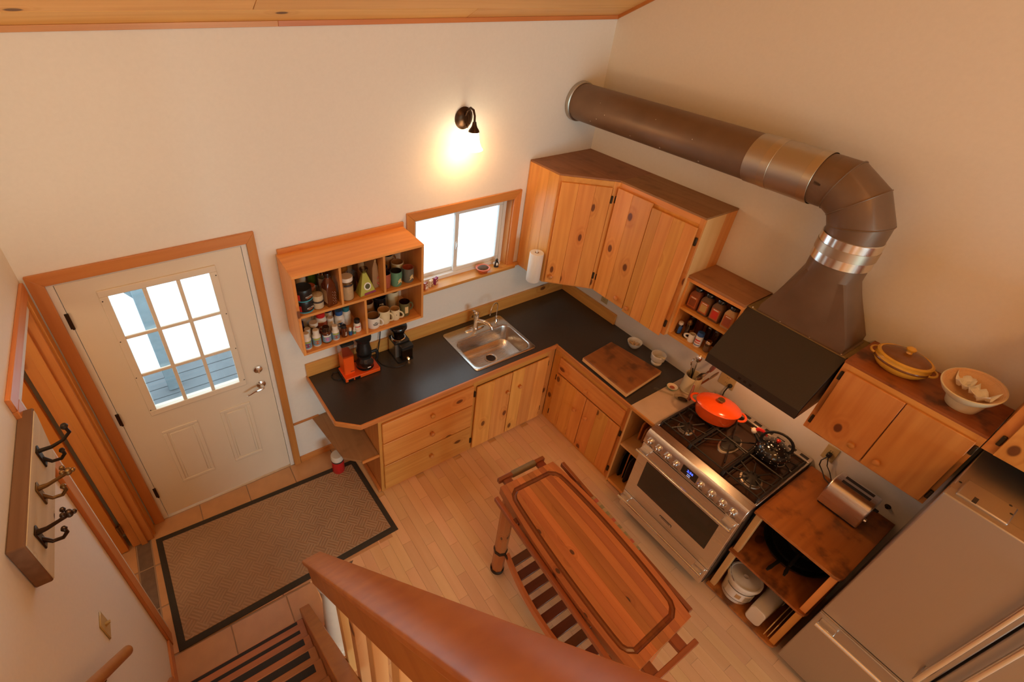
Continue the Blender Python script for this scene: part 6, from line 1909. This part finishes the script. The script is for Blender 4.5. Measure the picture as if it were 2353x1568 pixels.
for i, (x, y, h_) in enumerate(((-.12, -1.37, .15), (-.13, -1.44, .17), (-.12, -1.51, .14), (-.14, -1.575, .16), (-.16, -1.65, .12))):
    bottle(['dark bottle behind the blue label bottle', 'amber bottle behind the white pitcher', 'clear jar behind the blue-capped seasoning', 'dark bottle behind the glass shaker', 'small dark bottle at the hood end of the lower tier'][i], x, y, ZS2, .026, h_, ['coffee', 'amber', 'smoke_glass', 'coffee', 'amber'][i], ['black_plastic', 'old_brass', 'chrome', 'chrome', 'chrome'][i], .2, .7)

# ------------------------------------------------------------------ on the cupboard over the toaster
ZT = 1.857
cs_ = thing('casserole', 'mustard yellow glazed oval casserole with lid on the cupboard', 'casserole', (-.172, -2.470, ZT), -PI / 2 + .10, None, True)
obj('dish', MB().lathe([(0, 0), (.085, 0), (.100, .010), (.118, .035), (.121, .055), (.112, .066), (.110, .072), (0, .072)], n=40, sy=.80), 'yellow_glaze', cs_)
arc = [(.1215, .044), (.1225, .046), (.1222, .054), (.1210, .056)]
obj('glaze_band', MB().lathe(arc, n=40, sy=.80), 'brown_glaze', cs_)
ld = obj('lid', MB().lathe([(.105, .070), (.120, .072), (.121, .080), (.112, .086), (.105, .084)], n=40, sy=.80), 'yellow_glaze', cs_)
obj('lid_dome', MB().lathe([(.106, .083), (.085, .097), (.045, .106), (0, .109)], n=40, sy=.80), 'brown_glaze', ld)
obj('lid_knob', MB().lathe([(0, .105), (.014, .107), (.012, .118), (.020, .126), (.021, .134), (.012, .142), (0, .144)], n=20), 'yellow_glaze', ld)
for s in (1, -1):
    pts = [(s * (.114 + .026 * math.sin(PI * q / 8)), .036 * math.cos(PI * q / 8), .055) for q in range(9)]
    obj('loop_handle', MB().tube(pts, .006, 8), 'yellow_glaze', cs_)
po = thing('small_pot', 'small cream proofing pot under the coiled basket', 'pot', (-.205, -2.745, ZT), 0, None, True)
obj('pot', MB().lathe([(0, 0), (.058, 0), (.062, .006), (.072, .045), (.078, .082), (.079, .086), (.075, .085), (.068, .045), (.055, .010), (0, .008)], n=32), 'cream_ceramic', po)
obj('inside', MB().lathe([(.0745, .0853), (.0672, .045), (.0545, .0105), (0, .0085)], n=32), 'dark_inside', po)
bkt = thing('coiled_basket', 'coiled rattan proofing basket tilted on the small cream pot', 'basket', (-.250, -2.742, 1.938), 0, None, True, rot=(math.radians(-4), math.radians(-13), 0))
obj('basket_shell', MB().lathe([(0, 0), (.050, .0), (.075, .012), (.100, .040), (.112, .068), (.113, .074), (.108, .076)], n=40), 'cream_ceramic', bkt)
rows = [(.108, .076)]
for q in range(13):
    t_ = q / 12
    r0, z0 = .106 - .066 * t_ ** 1.2, .072 - .064 * t_
    rows += [(r0, z0), (r0 - .0032, z0 - .0020)]
rows += [(0, .006)]
obj('coil_inside', MB().lathe(rows, n=40), 'rattan', bkt)
for i, (x, y, a_) in enumerate(((-.236, -2.705, .3), (-.275, -2.775, 1.2))):
    t = thing('paper_sheet', ['crumpled parchment sheet at the wall side of the basket', 'crumpled parchment sheet at the room side of the basket'][i], 'paper', (x, y, 1.958), a_, None, True)
    m = 7
    rows = [[V(((q / (m - 1) - .5) * .085, (k / (m - 1) - .5) * .070, .016 * math.sin(q * 1.9 + i) * math.cos(k * 1.3) + .010 + .10 * ((q / (m - 1) - .5) ** 2 + (k / (m - 1) - .5) ** 2))) for q in range(m)] for k in range(m)]
    obj('sheet', MB().grid(rows), 'paper_white', t, solid=.0008, angle=15)
